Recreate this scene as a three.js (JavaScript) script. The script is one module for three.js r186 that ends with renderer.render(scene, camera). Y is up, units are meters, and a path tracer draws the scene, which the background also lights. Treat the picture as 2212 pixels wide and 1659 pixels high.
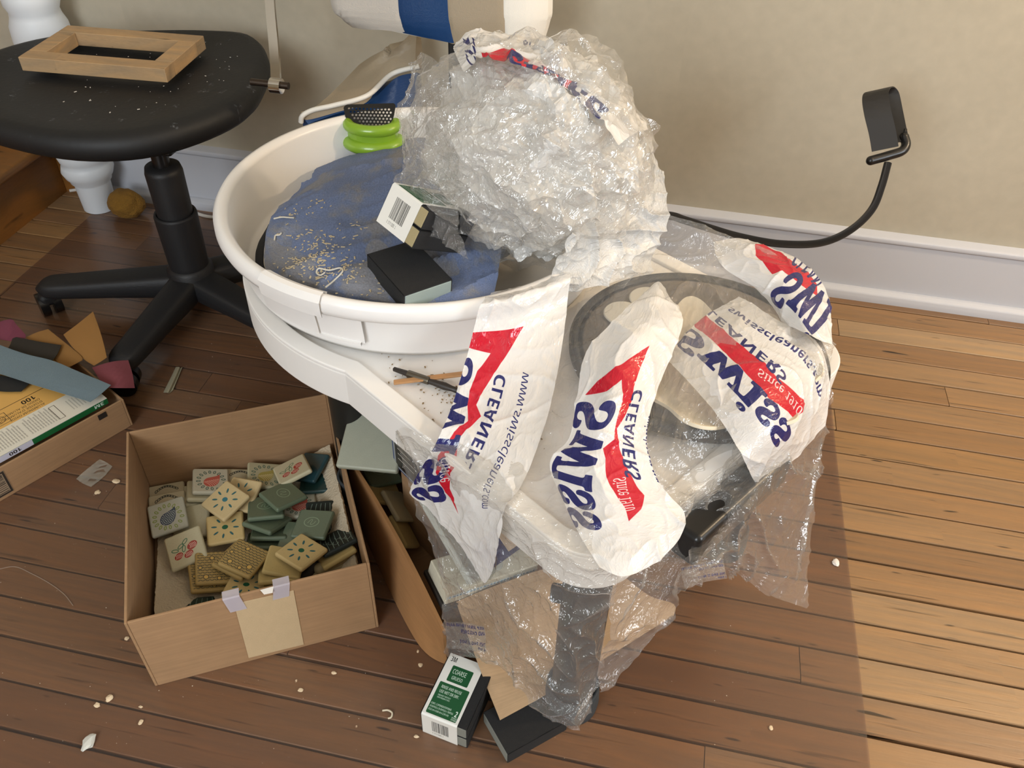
import * as THREE from 'three';
import { RoundedBoxGeometry } from 'three/addons/geometries/RoundedBoxGeometry.js';
import { ImprovedNoise } from 'three/addons/math/ImprovedNoise.js';
import { mergeGeometries, mergeVertices, toCreasedNormals } from 'three/addons/utils/BufferGeometryUtils.js';
import { RectAreaLightUniformsLib } from 'three/addons/lights/RectAreaLightUniformsLib.js';

// ---------------------------------------------------------------- camera, light, exposure
const scene = new THREE.Scene();
const camera = new THREE.PerspectiveCamera(49.092, 2212 / 1659, 0.05, 30);
camera.position.set(0.00000,1.13000,1.75184);
camera.up.set(-0.15594,0.74648,-0.64687);
camera.lookAt(-0.13805,0.46507,1.01780);
const renderer = new THREE.WebGLRenderer({ antialias: true });
renderer.toneMapping = THREE.LinearToneMapping;
renderer.toneMappingExposure = 0.57;
renderer.shadowMap.enabled = true;
RectAreaLightUniformsLib.init();
scene.background = new THREE.Color(0.62, 0.78, 1.0);
// daylight standing in the three windows of the room (see the window openings in the walls below)
function windowLight(x, y, z, w, h, tx, ty, tz, color, power) {
  const l = new THREE.RectAreaLight(color, power, w, h);
  l.position.set(x, y, z); l.lookAt(tx, ty, tz); scene.add(l); return l;
}
windowLight(-0.85, 1.55, 3.28, 1.1, 1.2, -0.85, 1.55, 0, new THREE.Color(0.88, 0.94, 1.0), 21);
windowLight(2.28, 1.55, 1.75, 1.1, 1.2, -1, 1.55, 1.75, new THREE.Color(0.88, 0.94, 1.0), 19.5);

// ---------------------------------------------------------------- helpers
function rng(seed) { let a = seed >>> 0; return () => { a = (a + 0x6D2B79F5) | 0; let t = Math.imul(a ^ (a >>> 15), 1 | a); t = (t + Math.imul(t ^ (t >>> 7), 61 | t)) ^ t; return ((t ^ (t >>> 14)) >>> 0) / 4294967296; }; }
const N3 = new ImprovedNoise();
const ns = (x, y, z = 0) => N3.noise(x, y, z);
const fbm = (x, y, z = 0, o = 4) => { let s = 0, a = 0.5; for (let i = 0; i < o; i++) { s += a * ns(x, y, z); x *= 2.03; y *= 2.03; z = z * 2.03 + 7.1; a *= 0.5; } return s; };
const ridge = (x, y, z = 0) => 1 - Math.abs(ns(x, y, z)) * 2;
const V = (a) => new THREE.Vector3(a[0], a[1], a[2]);
const R = THREE.MathUtils.degToRad;
const clamp = (x, a = 0, b = 1) => Math.min(b, Math.max(a, x));
const smooth = (a, b, x) => { const t = clamp((x - a) / (b - a)); return t * t * (3 - 2 * t); };
const taken = {};
function numbered(name) { const n = taken[name] = (taken[name] ?? -1) + 1; return n ? name + '_' + String(n).padStart(3, '0') : name; }
function shadows(o) { o.castShadow = true; o.receiveShadow = true; return o; }
function mesh(name, geo, mat, parent) { const m = shadows(new THREE.Mesh(geo, mat)); m.name = name; if (parent) parent.add(m); return m; }
function thing(name, label, category, pos = [0, 0, 0], turn = 0, group) {
  const o = new THREE.Group(); o.name = numbered(name); o.position.set(...pos); o.rotation.y = turn;
  o.userData = { label, category }; if (group) o.userData.group = group; scene.add(o); return o;
}
function structure(name, pos = [0, 0, 0]) { const o = new THREE.Group(); o.name = name; o.position.set(...pos); o.userData = { kind: 'structure' }; scene.add(o); return o; }
function tag(o, label, category, group) { o.name = numbered(o.name); o.userData.label = label; o.userData.category = category; if (group) o.userData.group = group; scene.add(o); return o; }
// moves a mesh built in room coordinates so that its own origin lies under it
function seat(m, parentPos = [0, 0, 0]) { const g = m.geometry; g.computeBoundingBox(); const b = g.boundingBox; const x = (b.min.x + b.max.x) / 2, z = (b.min.z + b.max.z) / 2, y = b.min.y; g.translate(-x, -y, -z); m.position.set(x - parentPos[0], y - parentPos[1], z - parentPos[2]); return m; }
function rbox(w, h, d, r = 0.004, s = 2) { return new RoundedBoxGeometry(w, h, d, s, Math.min(r, w / 2.01, h / 2.01, d / 2.01)); }
// flat uv in metres, by the axis each face points along
function uvm(g, k = 1, ox = 0, oy = 0) {
  const q = g.index ? g.toNonIndexed() : g; const p = q.attributes.position, uv = new Float32Array(p.count * 2);
  const a = new THREE.Vector3(), b = new THREE.Vector3(), c = new THREE.Vector3();
  for (let i = 0; i < p.count; i += 3) {
    a.fromBufferAttribute(p, i); b.fromBufferAttribute(p, i + 1); c.fromBufferAttribute(p, i + 2);
    const n = b.clone().sub(a).cross(c.clone().sub(a)); const x = Math.abs(n.x), y = Math.abs(n.y), z = Math.abs(n.z);
    [a, b, c].forEach((v, j) => { const [s, t] = y >= x && y >= z ? [v.x, v.z] : x >= z ? [v.z, v.y] : [v.x, v.y]; uv[(i + j) * 2] = s * k + ox; uv[(i + j) * 2 + 1] = t * k + oy; });
  }
  q.setAttribute('uv', new THREE.BufferAttribute(uv, 2)); return q;
}
function tubeGeo(pts, r, seg = 40, rad = 8, closed = false) { return new THREE.TubeGeometry(new THREE.CatmullRomCurve3(pts.map(V), closed), seg, r, rad, closed); }
function cyl(r0, r1, h, y = 0, s = 32) { const g = new THREE.CylinderGeometry(r1, r0, h, s); g.translate(0, y + h / 2, 0); return g; }
function lathe(profile, s = 64) { return new THREE.LatheGeometry(profile.map(([x, y]) => new THREE.Vector2(x, y)), s); }
function merged(list) { const l = list.map(g => { const q = g.index ? g.toNonIndexed() : g.clone(); for (const k of Object.keys(q.attributes)) if (!['position', 'normal', 'uv'].includes(k)) q.deleteAttribute(k); return q; }); return mergeGeometries(l); }
function extrude(pts, depth, bevel = 0, seg = 2) {
  const s = pts instanceof THREE.Shape ? pts : new THREE.Shape(pts.map(([x, y]) => new THREE.Vector2(x, y)));
  return new THREE.ExtrudeGeometry(s, { depth, bevelEnabled: bevel > 0, bevelThickness: bevel, bevelSize: bevel, bevelSegments: seg, curveSegments: 16, steps: 1 });
}
// a bar with square ends between two points; w across, h along "up"
function bar(a, b, w, h, r = 0.003) {
  const A = V(a), B = V(b), d = B.clone().sub(A), L = d.length(); const g = rbox(L, h, w, r);
  const x = d.clone().normalize(), z = new THREE.Vector3().crossVectors(x, new THREE.Vector3(0, 1, 0)).normalize(), y = new THREE.Vector3().crossVectors(z, x);
  g.applyMatrix4(new THREE.Matrix4().makeBasis(x, y, z)); const m = A.add(B).multiplyScalar(0.5); g.translate(m.x, m.y, m.z); return g;
}
// smooth surface through rows of points
function cat(p0, p1, p2, p3, t) { const t2 = t * t, t3 = t2 * t; return 0.5 * (2 * p1 + (p2 - p0) * t + (2 * p0 - 5 * p1 + 4 * p2 - p3) * t2 + (3 * p1 - p0 - 3 * p2 + p3) * t3); }
function sheet(rows, nu, nv, wrinkle = null) {
  const nr = rows.length, nc = rows[0].length, P = new Float32Array((nu + 1) * (nv + 1) * 3), U = new Float32Array((nu + 1) * (nv + 1) * 2), I = [];
  const at = (i, j, k) => rows[clamp(i, 0, nr - 1)][clamp(j, 0, nc - 1)][k];
  for (let a = 0; a <= nv; a++) for (let b = 0; b <= nu; b++) {
    const s = a / nv * (nr - 1), t = b / nu * (nc - 1), i = Math.min(nr - 2, Math.floor(s)), j = Math.min(nc - 2, Math.floor(t)), fs = s - i, ft = t - j, o = a * (nu + 1) + b;
    for (let k = 0; k < 3; k++) {
      const c = []; for (let q = -1; q <= 2; q++) c.push(cat(at(i + q, j - 1, k), at(i + q, j, k), at(i + q, j + 1, k), at(i + q, j + 2, k), ft));
      P[o * 3 + k] = cat(c[0], c[1], c[2], c[3], fs);
    }
    U[o * 2] = b / nu; U[o * 2 + 1] = 1 - a / nv;
    if (a < nv && b < nu) { const n = nu + 1; I.push(o, o + n, o + 1, o + 1, o + n, o + n + 1); }
  }
  const g = new THREE.BufferGeometry(); g.setAttribute('position', new THREE.BufferAttribute(P, 3)); g.setAttribute('uv', new THREE.BufferAttribute(U, 2)); g.setIndex(I); g.computeVertexNormals();
  if (wrinkle) {
    const n = g.attributes.normal;
    for (let o = 0; o < P.length / 3; o++) { const d = wrinkle(P[o * 3], P[o * 3 + 1], P[o * 3 + 2], U[o * 2], U[o * 2 + 1]); P[o * 3] += n.getX(o) * d; P[o * 3 + 1] += n.getY(o) * d; P[o * 3 + 2] += n.getZ(o) * d; }
    g.computeVertexNormals();
  }
  return g;
}
// a thin piece with real thickness from an open surface
function thicken(g, t) {
  const n = g.attributes.normal, p = g.attributes.position, uv = g.attributes.uv, c = p.count, P = new Float32Array(c * 6), U = new Float32Array(c * 4), I = [];
  for (let i = 0; i < c; i++) for (let k = 0; k < 3; k++) { const v = p.array[i * 3 + k], m = n.array[i * 3 + k]; P[i * 3 + k] = v + m * t / 2; P[(c + i) * 3 + k] = v - m * t / 2; }
  U.set(uv.array, 0); U.set(uv.array, c * 2);
  const ix = g.index.array, edge = new Map();
  for (let i = 0; i < ix.length; i += 3) { const [a, b, d] = [ix[i], ix[i + 1], ix[i + 2]]; I.push(a, b, d, c + a, c + d, c + b); for (const [x, y] of [[a, b], [b, d], [d, a]]) { const k = y + '_' + x; if (edge.has(k)) edge.delete(k); else edge.set(x + '_' + y, [x, y]); } }
  for (const [x, y] of edge.values()) I.push(x, c + x, y, y, c + x, c + y);
  const q = new THREE.BufferGeometry(); q.setAttribute('position', new THREE.BufferAttribute(P, 3)); q.setAttribute('uv', new THREE.BufferAttribute(U, 2)); q.setIndex(I);
  return toCreasedNormals(q, 0.7);
}
function data(w, h, fn, srgb = true) {
  const d = new Uint8Array(w * h * 4); for (let y = 0; y < h; y++) for (let x = 0; x < w; x++) { const c = fn(x / w, y / h); const o = (y * w + x) * 4; for (let k = 0; k < 3; k++) d[o + k] = clamp(Array.isArray(c) ? c[k] : c) * 255; d[o + 3] = 255; }
  const t = new THREE.DataTexture(d, w, h); t.wrapS = t.wrapT = THREE.RepeatWrapping; t.magFilter = THREE.LinearFilter; t.minFilter = THREE.LinearFilter; if (srgb) t.colorSpace = THREE.SRGBColorSpace; t.needsUpdate = true; return t;
}
function canvasTex(w, h, draw, srgb = true) { const c = document.createElement('canvas'); c.width = w; c.height = h; draw(c.getContext('2d'), w, h); const t = new THREE.CanvasTexture(c); if (srgb) t.colorSpace = THREE.SRGBColorSpace; t.wrapS = t.wrapT = THREE.ClampToEdgeWrapping; return t; }
function rep(t, x, y) { const c = t.clone(); c.wrapS = c.wrapT = THREE.RepeatWrapping; c.repeat.set(x, y); c.needsUpdate = true; return c; }
function mat(color, roughness = 0.6, more = {}) { return new THREE.MeshPhysicalMaterial({ color: new THREE.Color(color), roughness, side: THREE.DoubleSide, ...more }); }
const tile = (x, y, p, q) => { // periodic fbm on the unit square
  const a = Math.PI * 2; return fbm(Math.cos(x * a) * p / 6, Math.sin(x * a) * p / 6 + 3, 0, 3) * 0 + 0.5 * (ns(x * p, y * q, 1) * (1 - x) + ns((x - 1) * p, y * q, 1) * x) + 0.25 * (ns(x * p * 2, y * q * 2, 5) * (1 - x) + ns((x - 1) * p * 2, y * q * 2, 5) * x);
};

// ---------------------------------------------------------------- shared textures and materials
const grainBump = data(256, 256, (x, y) => 0.5 + 0.5 * fbm(x * 60, y * 60, 2, 3), false);
const woodTex = data(1024, 512, (x, y) => {
  const w = fbm(x * 2, y * 4, 1, 3), s = fbm(x * 5 + w * 0.6, y * 46 + w * 5, 2, 4), f = fbm(x * 60, y * 300, 5, 2);
  let v = 0.90 + 0.15 * s + 0.07 * f + 0.10 * w; const k = smooth(0.34, 0.46, fbm(x * 26, y * 40, 9, 2)); v *= 1 - 0.6 * k; const d = smooth(0.24, 0.42, fbm(x * 9, y * 60, 21, 3)); v *= 1 - 0.32 * d;
  return [v, v * (0.975 - 0.06 * s), v * (0.94 - 0.16 * s)];
});
const speck = data(512, 512, (x, y) => { const s = fbm(x * 50, y * 50, 3, 3), t = fbm(x * 7, y * 7, 8, 3); const v = 0.96 + 0.03 * t + 0.04 * s; return [v, v, v]; });
const terryBump = data(512, 512, (x, y) => 0.5 + 0.5 * fbm(x * 90, y * 90, 1, 3), false);
const fluteTex = data(512, 512, (x, y) => { const v = 0.93 + 0.08 * fbm(x * 4, y * 90, 4, 3) + 0.07 * fbm(x * 10, y * 10, 6, 3); return [v, v * 0.985, v * 0.96]; });
const gritTex = data(512, 512, (x, y) => { const s = fbm(x * 200, y * 200, 3, 2); const v = 0.88 + 0.5 * s; return [v, v, v]; });
const M = {
  wall: mat('#bdb4a0', 0.85, { map: speck, bumpMap: grainBump, bumpScale: 0.0006 }),
  paintTrim: mat('#c3c5cb', 0.5),
  white: mat('#e9e6e1', 0.42, { bumpMap: grainBump, bumpScale: 0.0002 }),
  blackPlastic: mat('#1b1b1d', 0.55, { bumpMap: grainBump, bumpScale: 0.0004 }),
  blackGloss: mat('#131314', 0.3),
  chrome: mat('#d8d4cc', 0.12, { metalness: 1 }),
  stairWood: mat('#9a6a34', 0.42, { map: woodTex }),
  frameWood: mat('#bfa27c', 0.8, { map: woodTex }),
  newel: mat('#dde2e6', 0.5),
  card: mat('#a98764', 0.85, { map: fluteTex }),
};

// ---------------------------------------------------------------- the room
const X0 = -2.7, X1 = 2.4, Z1 = 3.4, TOP = 2.5;
{ // floor of strip boards that run along the back wall
  const floor = structure('floor');
  mesh('subfloor', new THREE.BoxGeometry(X1 - X0, 0.05, Z1 + 0.1).translate((X0 + X1) / 2, -0.045, Z1 / 2), mat('#0d0906', 0.95), floor);
  const tones = ['#a38360', '#ab8c69', '#987757', '#a5825a', '#907050', '#b29775', '#9f7d59'].map(c => mat(c, 0.38, { map: woodTex, bumpMap: woodTex, bumpScale: 0.0005 }));
  const r = rng(11), pitchZ = 0.062, zs = []; for (let z = -0.008; z < Z1; z += pitchZ) zs.push(z);
  zs.forEach((z, row) => {
    const near = z < 1.75; let x = X0 + 0.02 + r() * 0.5 - 0.4;
    while (x < X1) {
      const len = near ? 1.0 + r() * 1.4 : 2.6, a = Math.max(x, X0), b = Math.min(x + len, X1), gap = 0.0028 + r() * r() * 0.0045, w = pitchZ - gap, c = 0.0012;
      if (b - a > 0.05) {
        const prof = [[-w / 2, -0.02], [w / 2, -0.02], [w / 2, -c], [w / 2 - c, 0], [-w / 2 + c, 0], [-w / 2, -c]];
        const g = new THREE.ExtrudeGeometry(new THREE.Shape(prof.map(p => new THREE.Vector2(...p))), { depth: b - a - 0.0012, bevelEnabled: false });
        g.rotateY(Math.PI / 2); const q = uvm(g, 1); const ou = r() * 3, ov = r(); const u = q.attributes.uv;
        for (let i = 0; i < u.count; i++) u.setXY(i, u.getX(i) * 0.55 + ou, u.getY(i) * 2.2 + ov);
        const m = mesh('plank', q, tones[Math.floor(r() * tones.length)], floor); m.position.set(a, (r() - 0.5) * 0.0008, z + pitchZ / 2);
      }
      x += len;
    }
  });
}
function wallWithOpening(name, axis, at, from, to, top, hole, depth = 0.12) { // solid wall in up to four blocks around one opening
  const g = structure(name); const add = (a, b, y0, y1) => { if (b - a < 1e-3 || y1 - y0 < 1e-3) return; const geo = axis === 'z' ? new THREE.BoxGeometry(b - a, y1 - y0, depth).translate((a + b) / 2, (y0 + y1) / 2, at) : new THREE.BoxGeometry(depth, y1 - y0, b - a).translate(at, (y0 + y1) / 2, (a + b) / 2); mesh('wall_block', uvm(geo, 0.8), M.wall, g); };
  if (!hole) add(from, to, -0.05, top); else { const [a, b, y0, y1] = hole; add(from, a, -0.05, top); add(b, to, -0.05, top); add(a, b, -0.05, y0); add(a, b, y1, top); }
  return g;
}
wallWithOpening('wall_back', 'z', -0.06, X0, X1, TOP, null);
wallWithOpening('wall_front', 'z', Z1 + 0.06, X0, X1, TOP, [-1.45, -0.25, 0.9, 2.2]);
wallWithOpening('wall_right', 'x', X1 + 0.06, 0, Z1, TOP, [1.15, 2.35, 0.9, 2.2]);
wallWithOpening('wall_left', 'x', X0 - 0.06, 0, Z1, TOP, null);
{ const c = structure('ceiling'); mesh('ceiling_slab', new THREE.BoxGeometry(X1 - X0 + 0.24, 0.1, Z1 + 0.24).translate((X0 + X1) / 2, TOP + 0.05, Z1 / 2), mat('#d9d4c9', 0.9), c); }
function windowUnit(name, x, y, z, w, h, turn) { // painted casement with a middle bar and a pane
  const o = structure(name, [x, y, z]); o.rotation.y = turn; const t = 0.05;
  for (const [a, b, ww, hh] of [[0, h / 2 - t / 2, w, t], [0, -h / 2 + t / 2, w, t], [w / 2 - t / 2, 0, t, h - 2 * t], [-w / 2 + t / 2, 0, t, h - 2 * t], [0, 0, 0.035, h - 2 * t]]) mesh('window_frame', rbox(ww, hh, 0.05, 0.004).translate(a, b, 0), M.paintTrim, o);
}
windowUnit('window_1', -0.85, 1.55, Z1 + 0.02, 1.2, 1.3, 0);
windowUnit('window_2', X1 + 0.02, 1.55, 1.75, 1.2, 1.3, Math.PI / 2);
{ // baseboard with a rounded cap and a shoe moulding
  const b = structure('baseboard_back'); const L = X1 + 1.5, prof = (pts) => { const g = new THREE.ExtrudeGeometry(new THREE.Shape(pts.map(p => new THREE.Vector2(...p))), { depth: L, bevelEnabled: false }); g.rotateY(-Math.PI / 2); g.translate(X1, 0, 0); return toCreasedNormals(g, 0.5); };
  mesh('board', prof([[0, 0], [0.016, 0], [0.016, 0.146], [0, 0.146]].map(([z, y]) => [z, y])), M.paintTrim, b);
  const cap = [[0, 0.146]]; for (let i = 0; i <= 8; i++) { const a = -Math.PI / 2 + i / 8 * Math.PI; cap.push([0.013 + Math.cos(a) * 0.009, 0.155 + Math.sin(a) * 0.009]); } cap.push([0, 0.168]);
  mesh('cap_moulding', prof(cap), M.paintTrim, b);
  const shoe = [[0.016, 0], [0.034, 0], [0.034, 0.012]]; for (let i = 0; i <= 8; i++) { const a = i / 8 * Math.PI / 2; shoe.push([0.016 + Math.cos(a) * 0.018, 0.012 + Math.sin(a) * 0.016]); }
  mesh('shoe_moulding', prof(shoe), M.paintTrim, b);
}
// ---------------------------------------------------------------- foot of the stairs with its white turned post
{
  const s = thing('staircase', 'stained wooden stair steps with rounded nosing beside the white turned post', 'stairs', [-1.54, 0, 0.012]);
  const W = 1.25, rise = 0.165, run = 0.24;
  for (let i = 0; i < 4; i++) {
    mesh('riser', uvm(new THREE.BoxGeometry(0.02, rise - 0.025, W).translate(-i * run - 0.01, i * rise + (rise - 0.025) / 2, W / 2 + 0.02), 0.9, i * 0.3), M.stairWood, s);
    mesh('tread', uvm(rbox(run + 0.045, 0.026, W + 0.0, 0.011, 3).translate(-i * run - run / 2 + 0.012, (i + 1) * rise - 0.013, W / 2 + 0.02), 0.9, i * 0.41), M.stairWood, s);
  }
  const pts = [[0.03, 0]]; for (let i = 0; i < 4; i++) { pts.push([0.03 - i * run, (i + 1) * rise + 0.06]); pts.push([0.03 - (i + 1) * run + 0.0, (i + 1) * rise + 0.06 + 0.02]); } pts.push([-4 * run, 0]);
  mesh('skirt_board', uvm(extrude(pts, 0.018), 0.9), M.stairWood, s);
}
{
  const n = thing('newel_post', 'white painted turned post at the foot of the stairs', 'post', [-1.4091,0,0.0825]);
  mesh('turned_post', lathe([[0, 0], [0.036, 0], [0.040, 0.004], [0.043, 0.075], [0.049, 0.082], [0.049, 0.088], [0.056, 0.096], [0.062, 0.112], [0.058, 0.126], [0.053, 0.131], [0.058, 0.140], [0.062, 0.156], [0.058, 0.178], [0.050, 0.20], [0.048, 0.23], [0.052, 0.30], [0.059, 0.38], [0.063, 0.43], [0.061, 0.46], [0.054, 0.478], [0.052, 0.49], [0.058, 0.505], [0.058, 0.53], [0.045, 0.55], [0.04, 0.9], [0, 0.9]], 48), M.newel, n);
}
{ // cable along the wall and a natural sponge
  const c = mesh('white_cable', tubeGeo([[-1.5226,0.01,0.0408], [-1.4775,0.008,0.0073], [-1.4228,0.006,-0.0237], [-1.3517,0.005,-0.0053], [-1.2785,0.005,0.0186], [-1.1776,0.005,0.0488], [-1.1184,0.005,0.0645], [-1.0376,0.005,0.0484], [-0.9381,0.005,0.0463]], 0.0042, 60, 8), mat('#d9d4cb', 0.5));
  seat(c); tag(c, 'thin white cable lying along the skirting behind the post', 'cable');
  const g = new THREE.IcosahedronGeometry(0.045, 5), p = g.attributes.position; const v = new THREE.Vector3();
  for (let i = 0; i < p.count; i++) { v.fromBufferAttribute(p, i); const d = 1 + 0.25 * fbm(v.x * 25, v.y * 25, v.z * 25 + 4, 2) + 0.10 * fbm(v.x * 160, v.y * 160, v.z * 160, 2); p.setXYZ(i, v.x * d * 1.05, v.y * d * 0.8, v.z * d * 0.85); }
  g.computeVertexNormals(); const m = mesh('natural_sponge', g, mat('#8a6320', 0.95, { bumpMap: terryBump, bumpScale: 0.004 })); seat(m); const o = [-1.3151,0,0.1155]; m.position.set(o[0], 0.0, o[2] - 0.01); tag(m, 'rough brown natural sponge on the floor beside the white post', 'sponge');
}
// ---------------------------------------------------------------- black swivel stool
{
  const hub = [-0.952, 0, 0.425], t = thing('swivel_chair', 'black swivel chair with moulded seat, five star base and chrome back bar', 'chair', hub);
  const seatY = 0.49;
  // seat outline in chair coordinates, front towards the camera
  const out = [[-1.3171,0.49,0.4782], [-1.3587,0.49,0.3486], [-1.3195,0.49,0.2321], [-1.2395,0.49,0.161], [-1.1196,0.49,0.1117], [-0.9997,0.49,0.0769], [-0.9064,0.49,0.0733], [-0.825,0.49,0.1661], [-0.7835,0.49,0.2841], [-0.7689,0.49,0.3877], [-0.8045,0.49,0.495], [-0.871,0.49,0.5765], [-0.9744,0.49,0.6149], [-1.1087,0.49,0.6074], [-1.2134,0.49,0.5747]].map(p => new THREE.Vector3(p[0] - hub[0], 0, p[2] - hub[2]));
  const cur = new THREE.CatmullRomCurve3(out, true), ring = cur.getPoints(72).slice(0, 72), cen = new THREE.Vector3(); ring.forEach(p => cen.add(p)); cen.divideScalar(72);
  const prof = [[0, -0.012], [0.5, -0.010], [0.78, -0.004], [0.90, 0.0], [0.96, -0.004], [0.992, -0.014], [1.0, -0.026], [0.99, -0.040], [0.94, -0.052], [0.7, -0.058], [0, -0.06]];
  const P = [], U = [], I = [];
  prof.forEach(([k, y]) => ring.forEach(p => { P.push(cen.x + (p.x - cen.x) * k, y, cen.z + (p.z - cen.z) * k); U.push(P[P.length - 3] * 2, P[P.length - 1] * 2); }));
  for (let a = 0; a < prof.length - 1; a++) for (let b = 0; b < 72; b++) { const c = (b + 1) % 72; I.push(a * 72 + b, a * 72 + c, (a + 1) * 72 + b, a * 72 + c, (a + 1) * 72 + c, (a + 1) * 72 + b); }
  const g = new THREE.BufferGeometry(); g.setAttribute('position', new THREE.Float32BufferAttribute(P, 3)); g.setAttribute('uv', new THREE.Float32BufferAttribute(U, 2)); g.setIndex(I); g.computeVertexNormals(); g.translate(0, seatY, 0);
  const seatTex = canvasTex(1024, 1024, (c, w, h) => { // scuffs and dried clay smears on the moulded seat
    c.fillStyle = '#101113'; c.fillRect(0, 0, w, h); const q = rng(31); for (let i = 0; i < 70; i++) { const x = q() * w, y = q() * h, n = 3 + q() * 9; c.fillStyle = `rgba(120,124,130,${0.12 + q() * 0.4})`; for (let k = 0; k < n; k++) { c.beginPath(); c.ellipse(x + (q() - 0.5) * 22, y + (q() - 0.5) * 30, 1 + q() * 5, 1 + q() * 3, q() * 3, 0, 7); c.fill(); } }
  }); seatTex.wrapS = seatTex.wrapT = THREE.RepeatWrapping;
  mesh('seat', g, mat('#ffffff', 0.6, { map: seatTex, bumpMap: grainBump, bumpScale: 0.0005 }), t);
  mesh('seat_plate', rbox(0.16, 0.02, 0.16, 0.006).translate(0, seatY - 0.068, 0), M.blackGloss, t);
  mesh('piston', cyl(0.0165, 0.0165, 0.16, 0.27), M.blackGloss, t);
  mesh('sleeve', lathe([[0, 0.10], [0.033, 0.10], [0.0345, 0.22], [0.036, 0.335], [0.033, 0.347], [0.017, 0.349], [0, 0.349]].map(([x, y]) => [x, y]), 40), M.blackPlastic, t);
  mesh('lower_sleeve', lathe([[0.0365, 0.245], [0.041, 0.245], [0.0425, 0.24], [0.040, 0.13], [0.038, 0.09], [0, 0.09]], 40), M.blackPlastic, t);
  mesh('hub', lathe([[0, 0.125], [0.036, 0.125], [0.047, 0.115], [0.05, 0.085], [0.046, 0.06], [0, 0.055]], 40), M.blackPlastic, t);
  const angles = [165, 93, 21, -51, -123];
  for (const a of angles) {
    const L = a === 165 ? 0.33 : 0.285, arm = sheet([0, 0.25, 0.5, 0.75, 0.93, 1].map((k, i) => { const w = [0.036, 0.034, 0.032, 0.030, 0.027, 0.010][i], top = 0.112 - k * 0.03, hgt = [0.062, 0.056, 0.048, 0.042, 0.036, 0.01][i]; const row = []; for (let q = 0; q <= 12; q++) { const b = q / 12 * Math.PI * 2; row.push([k * L, top - hgt / 2 - (i === 5 ? 0.012 : 0) + Math.sign(Math.sin(b)) * Math.pow(Math.abs(Math.sin(b)), 0.6) * hgt / 2, Math.sign(Math.cos(b)) * Math.pow(Math.abs(Math.cos(b)), 0.7) * w]); } return row; }), 24, 20);
    const m = mesh('base_arm', arm, M.blackPlastic, t); m.rotation.y = -R(a);
    const c = new THREE.Group(); c.name = 'caster'; c.position.set(Math.cos(R(a)) * (L - 0.012), 0, Math.sin(R(a)) * (L - 0.012)); c.rotation.y = R(a * 1.7 + 40); t.add(c);
    for (const s of [-1, 1]) { const w = new THREE.CylinderGeometry(0.026, 0.026, 0.017, 28); w.rotateX(Math.PI / 2); w.translate(0, 0.026, s * 0.013); mesh('wheel', w, M.blackGloss, c); }
    mesh('wheel_hood', rbox(0.034, 0.028, 0.036, 0.01, 3).translate(0.006, 0.042, 0), M.blackPlastic, c);
    mesh('stem', cyl(0.006, 0.006, 0.03, 0.045, 12), M.chrome, c);
  }
  // chrome bar that carries the (unseen) backrest
  const q = (p) => [p[0] - hub[0], p[1], p[2] - hub[2]];
  const b0 = q([-0.6881,0.5265,0.4185]), b1 = q([-0.6971,0.5865,0.3862]), b2 = q([-0.7118,0.6497,0.3454]), b3 = q([-0.7256,0.7239,0.2944]);
  const flat = sheet([b0, b1, b2, b3].map(p => [[p[0] - 0.0085, p[1], p[2]], [p[0], p[1], p[2]], [p[0] + 0.0085, p[1], p[2]]]), 6, 24);
  mesh('back_bar', thicken(flat, 0.006), M.chrome, t);
  const foot = new THREE.CylinderGeometry(0.013, 0.013, 0.02, 24); foot.rotateZ(Math.PI / 2); foot.translate(b0[0], b0[1] + 0.004, b0[2]); mesh('bar_foot', foot, M.chrome, t);
  const bolt = new THREE.CylinderGeometry(0.006, 0.006, 0.07, 16); bolt.rotateZ(Math.PI / 2); bolt.translate(b0[0] - 0.012, b0[1] + 0.006, b0[2]); mesh('bolt', bolt, mat('#4a4038', 0.4, { metalness: 0.9 }), t);
}
{ // wooden frame lying on the seat
  const base = [-1.0772,0.505,0.2983], t = thing('picture_frame', 'small bare wooden frame lying on the black chair seat', 'frame', [base[0], 0.493, base[2]], R(4));
  const w = 0.287, d = 0.176, k = 0.036, h = 0.026;
  const rail = (x0, x1, z0, z1, o) => mesh('rail', uvm(rbox(x1 - x0, h, z1 - z0, 0.0015, 1), 1.4, o, o * 0.7).translate((x0 + x1) / 2, h / 2, (z0 + z1) / 2), M.frameWood, t);
  rail(-w / 2, w / 2, d / 2 - k, d / 2, 0.1); rail(-w / 2, w / 2, -d / 2, -d / 2 + k, 0.5); rail(-w / 2, -w / 2 + k, -d / 2 + k + 0.0004, d / 2 - k - 0.0004, 0.8); rail(w / 2 - k, w / 2, -d / 2 + k + 0.0004, d / 2 - k - 0.0004, 0.3);
}

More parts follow.
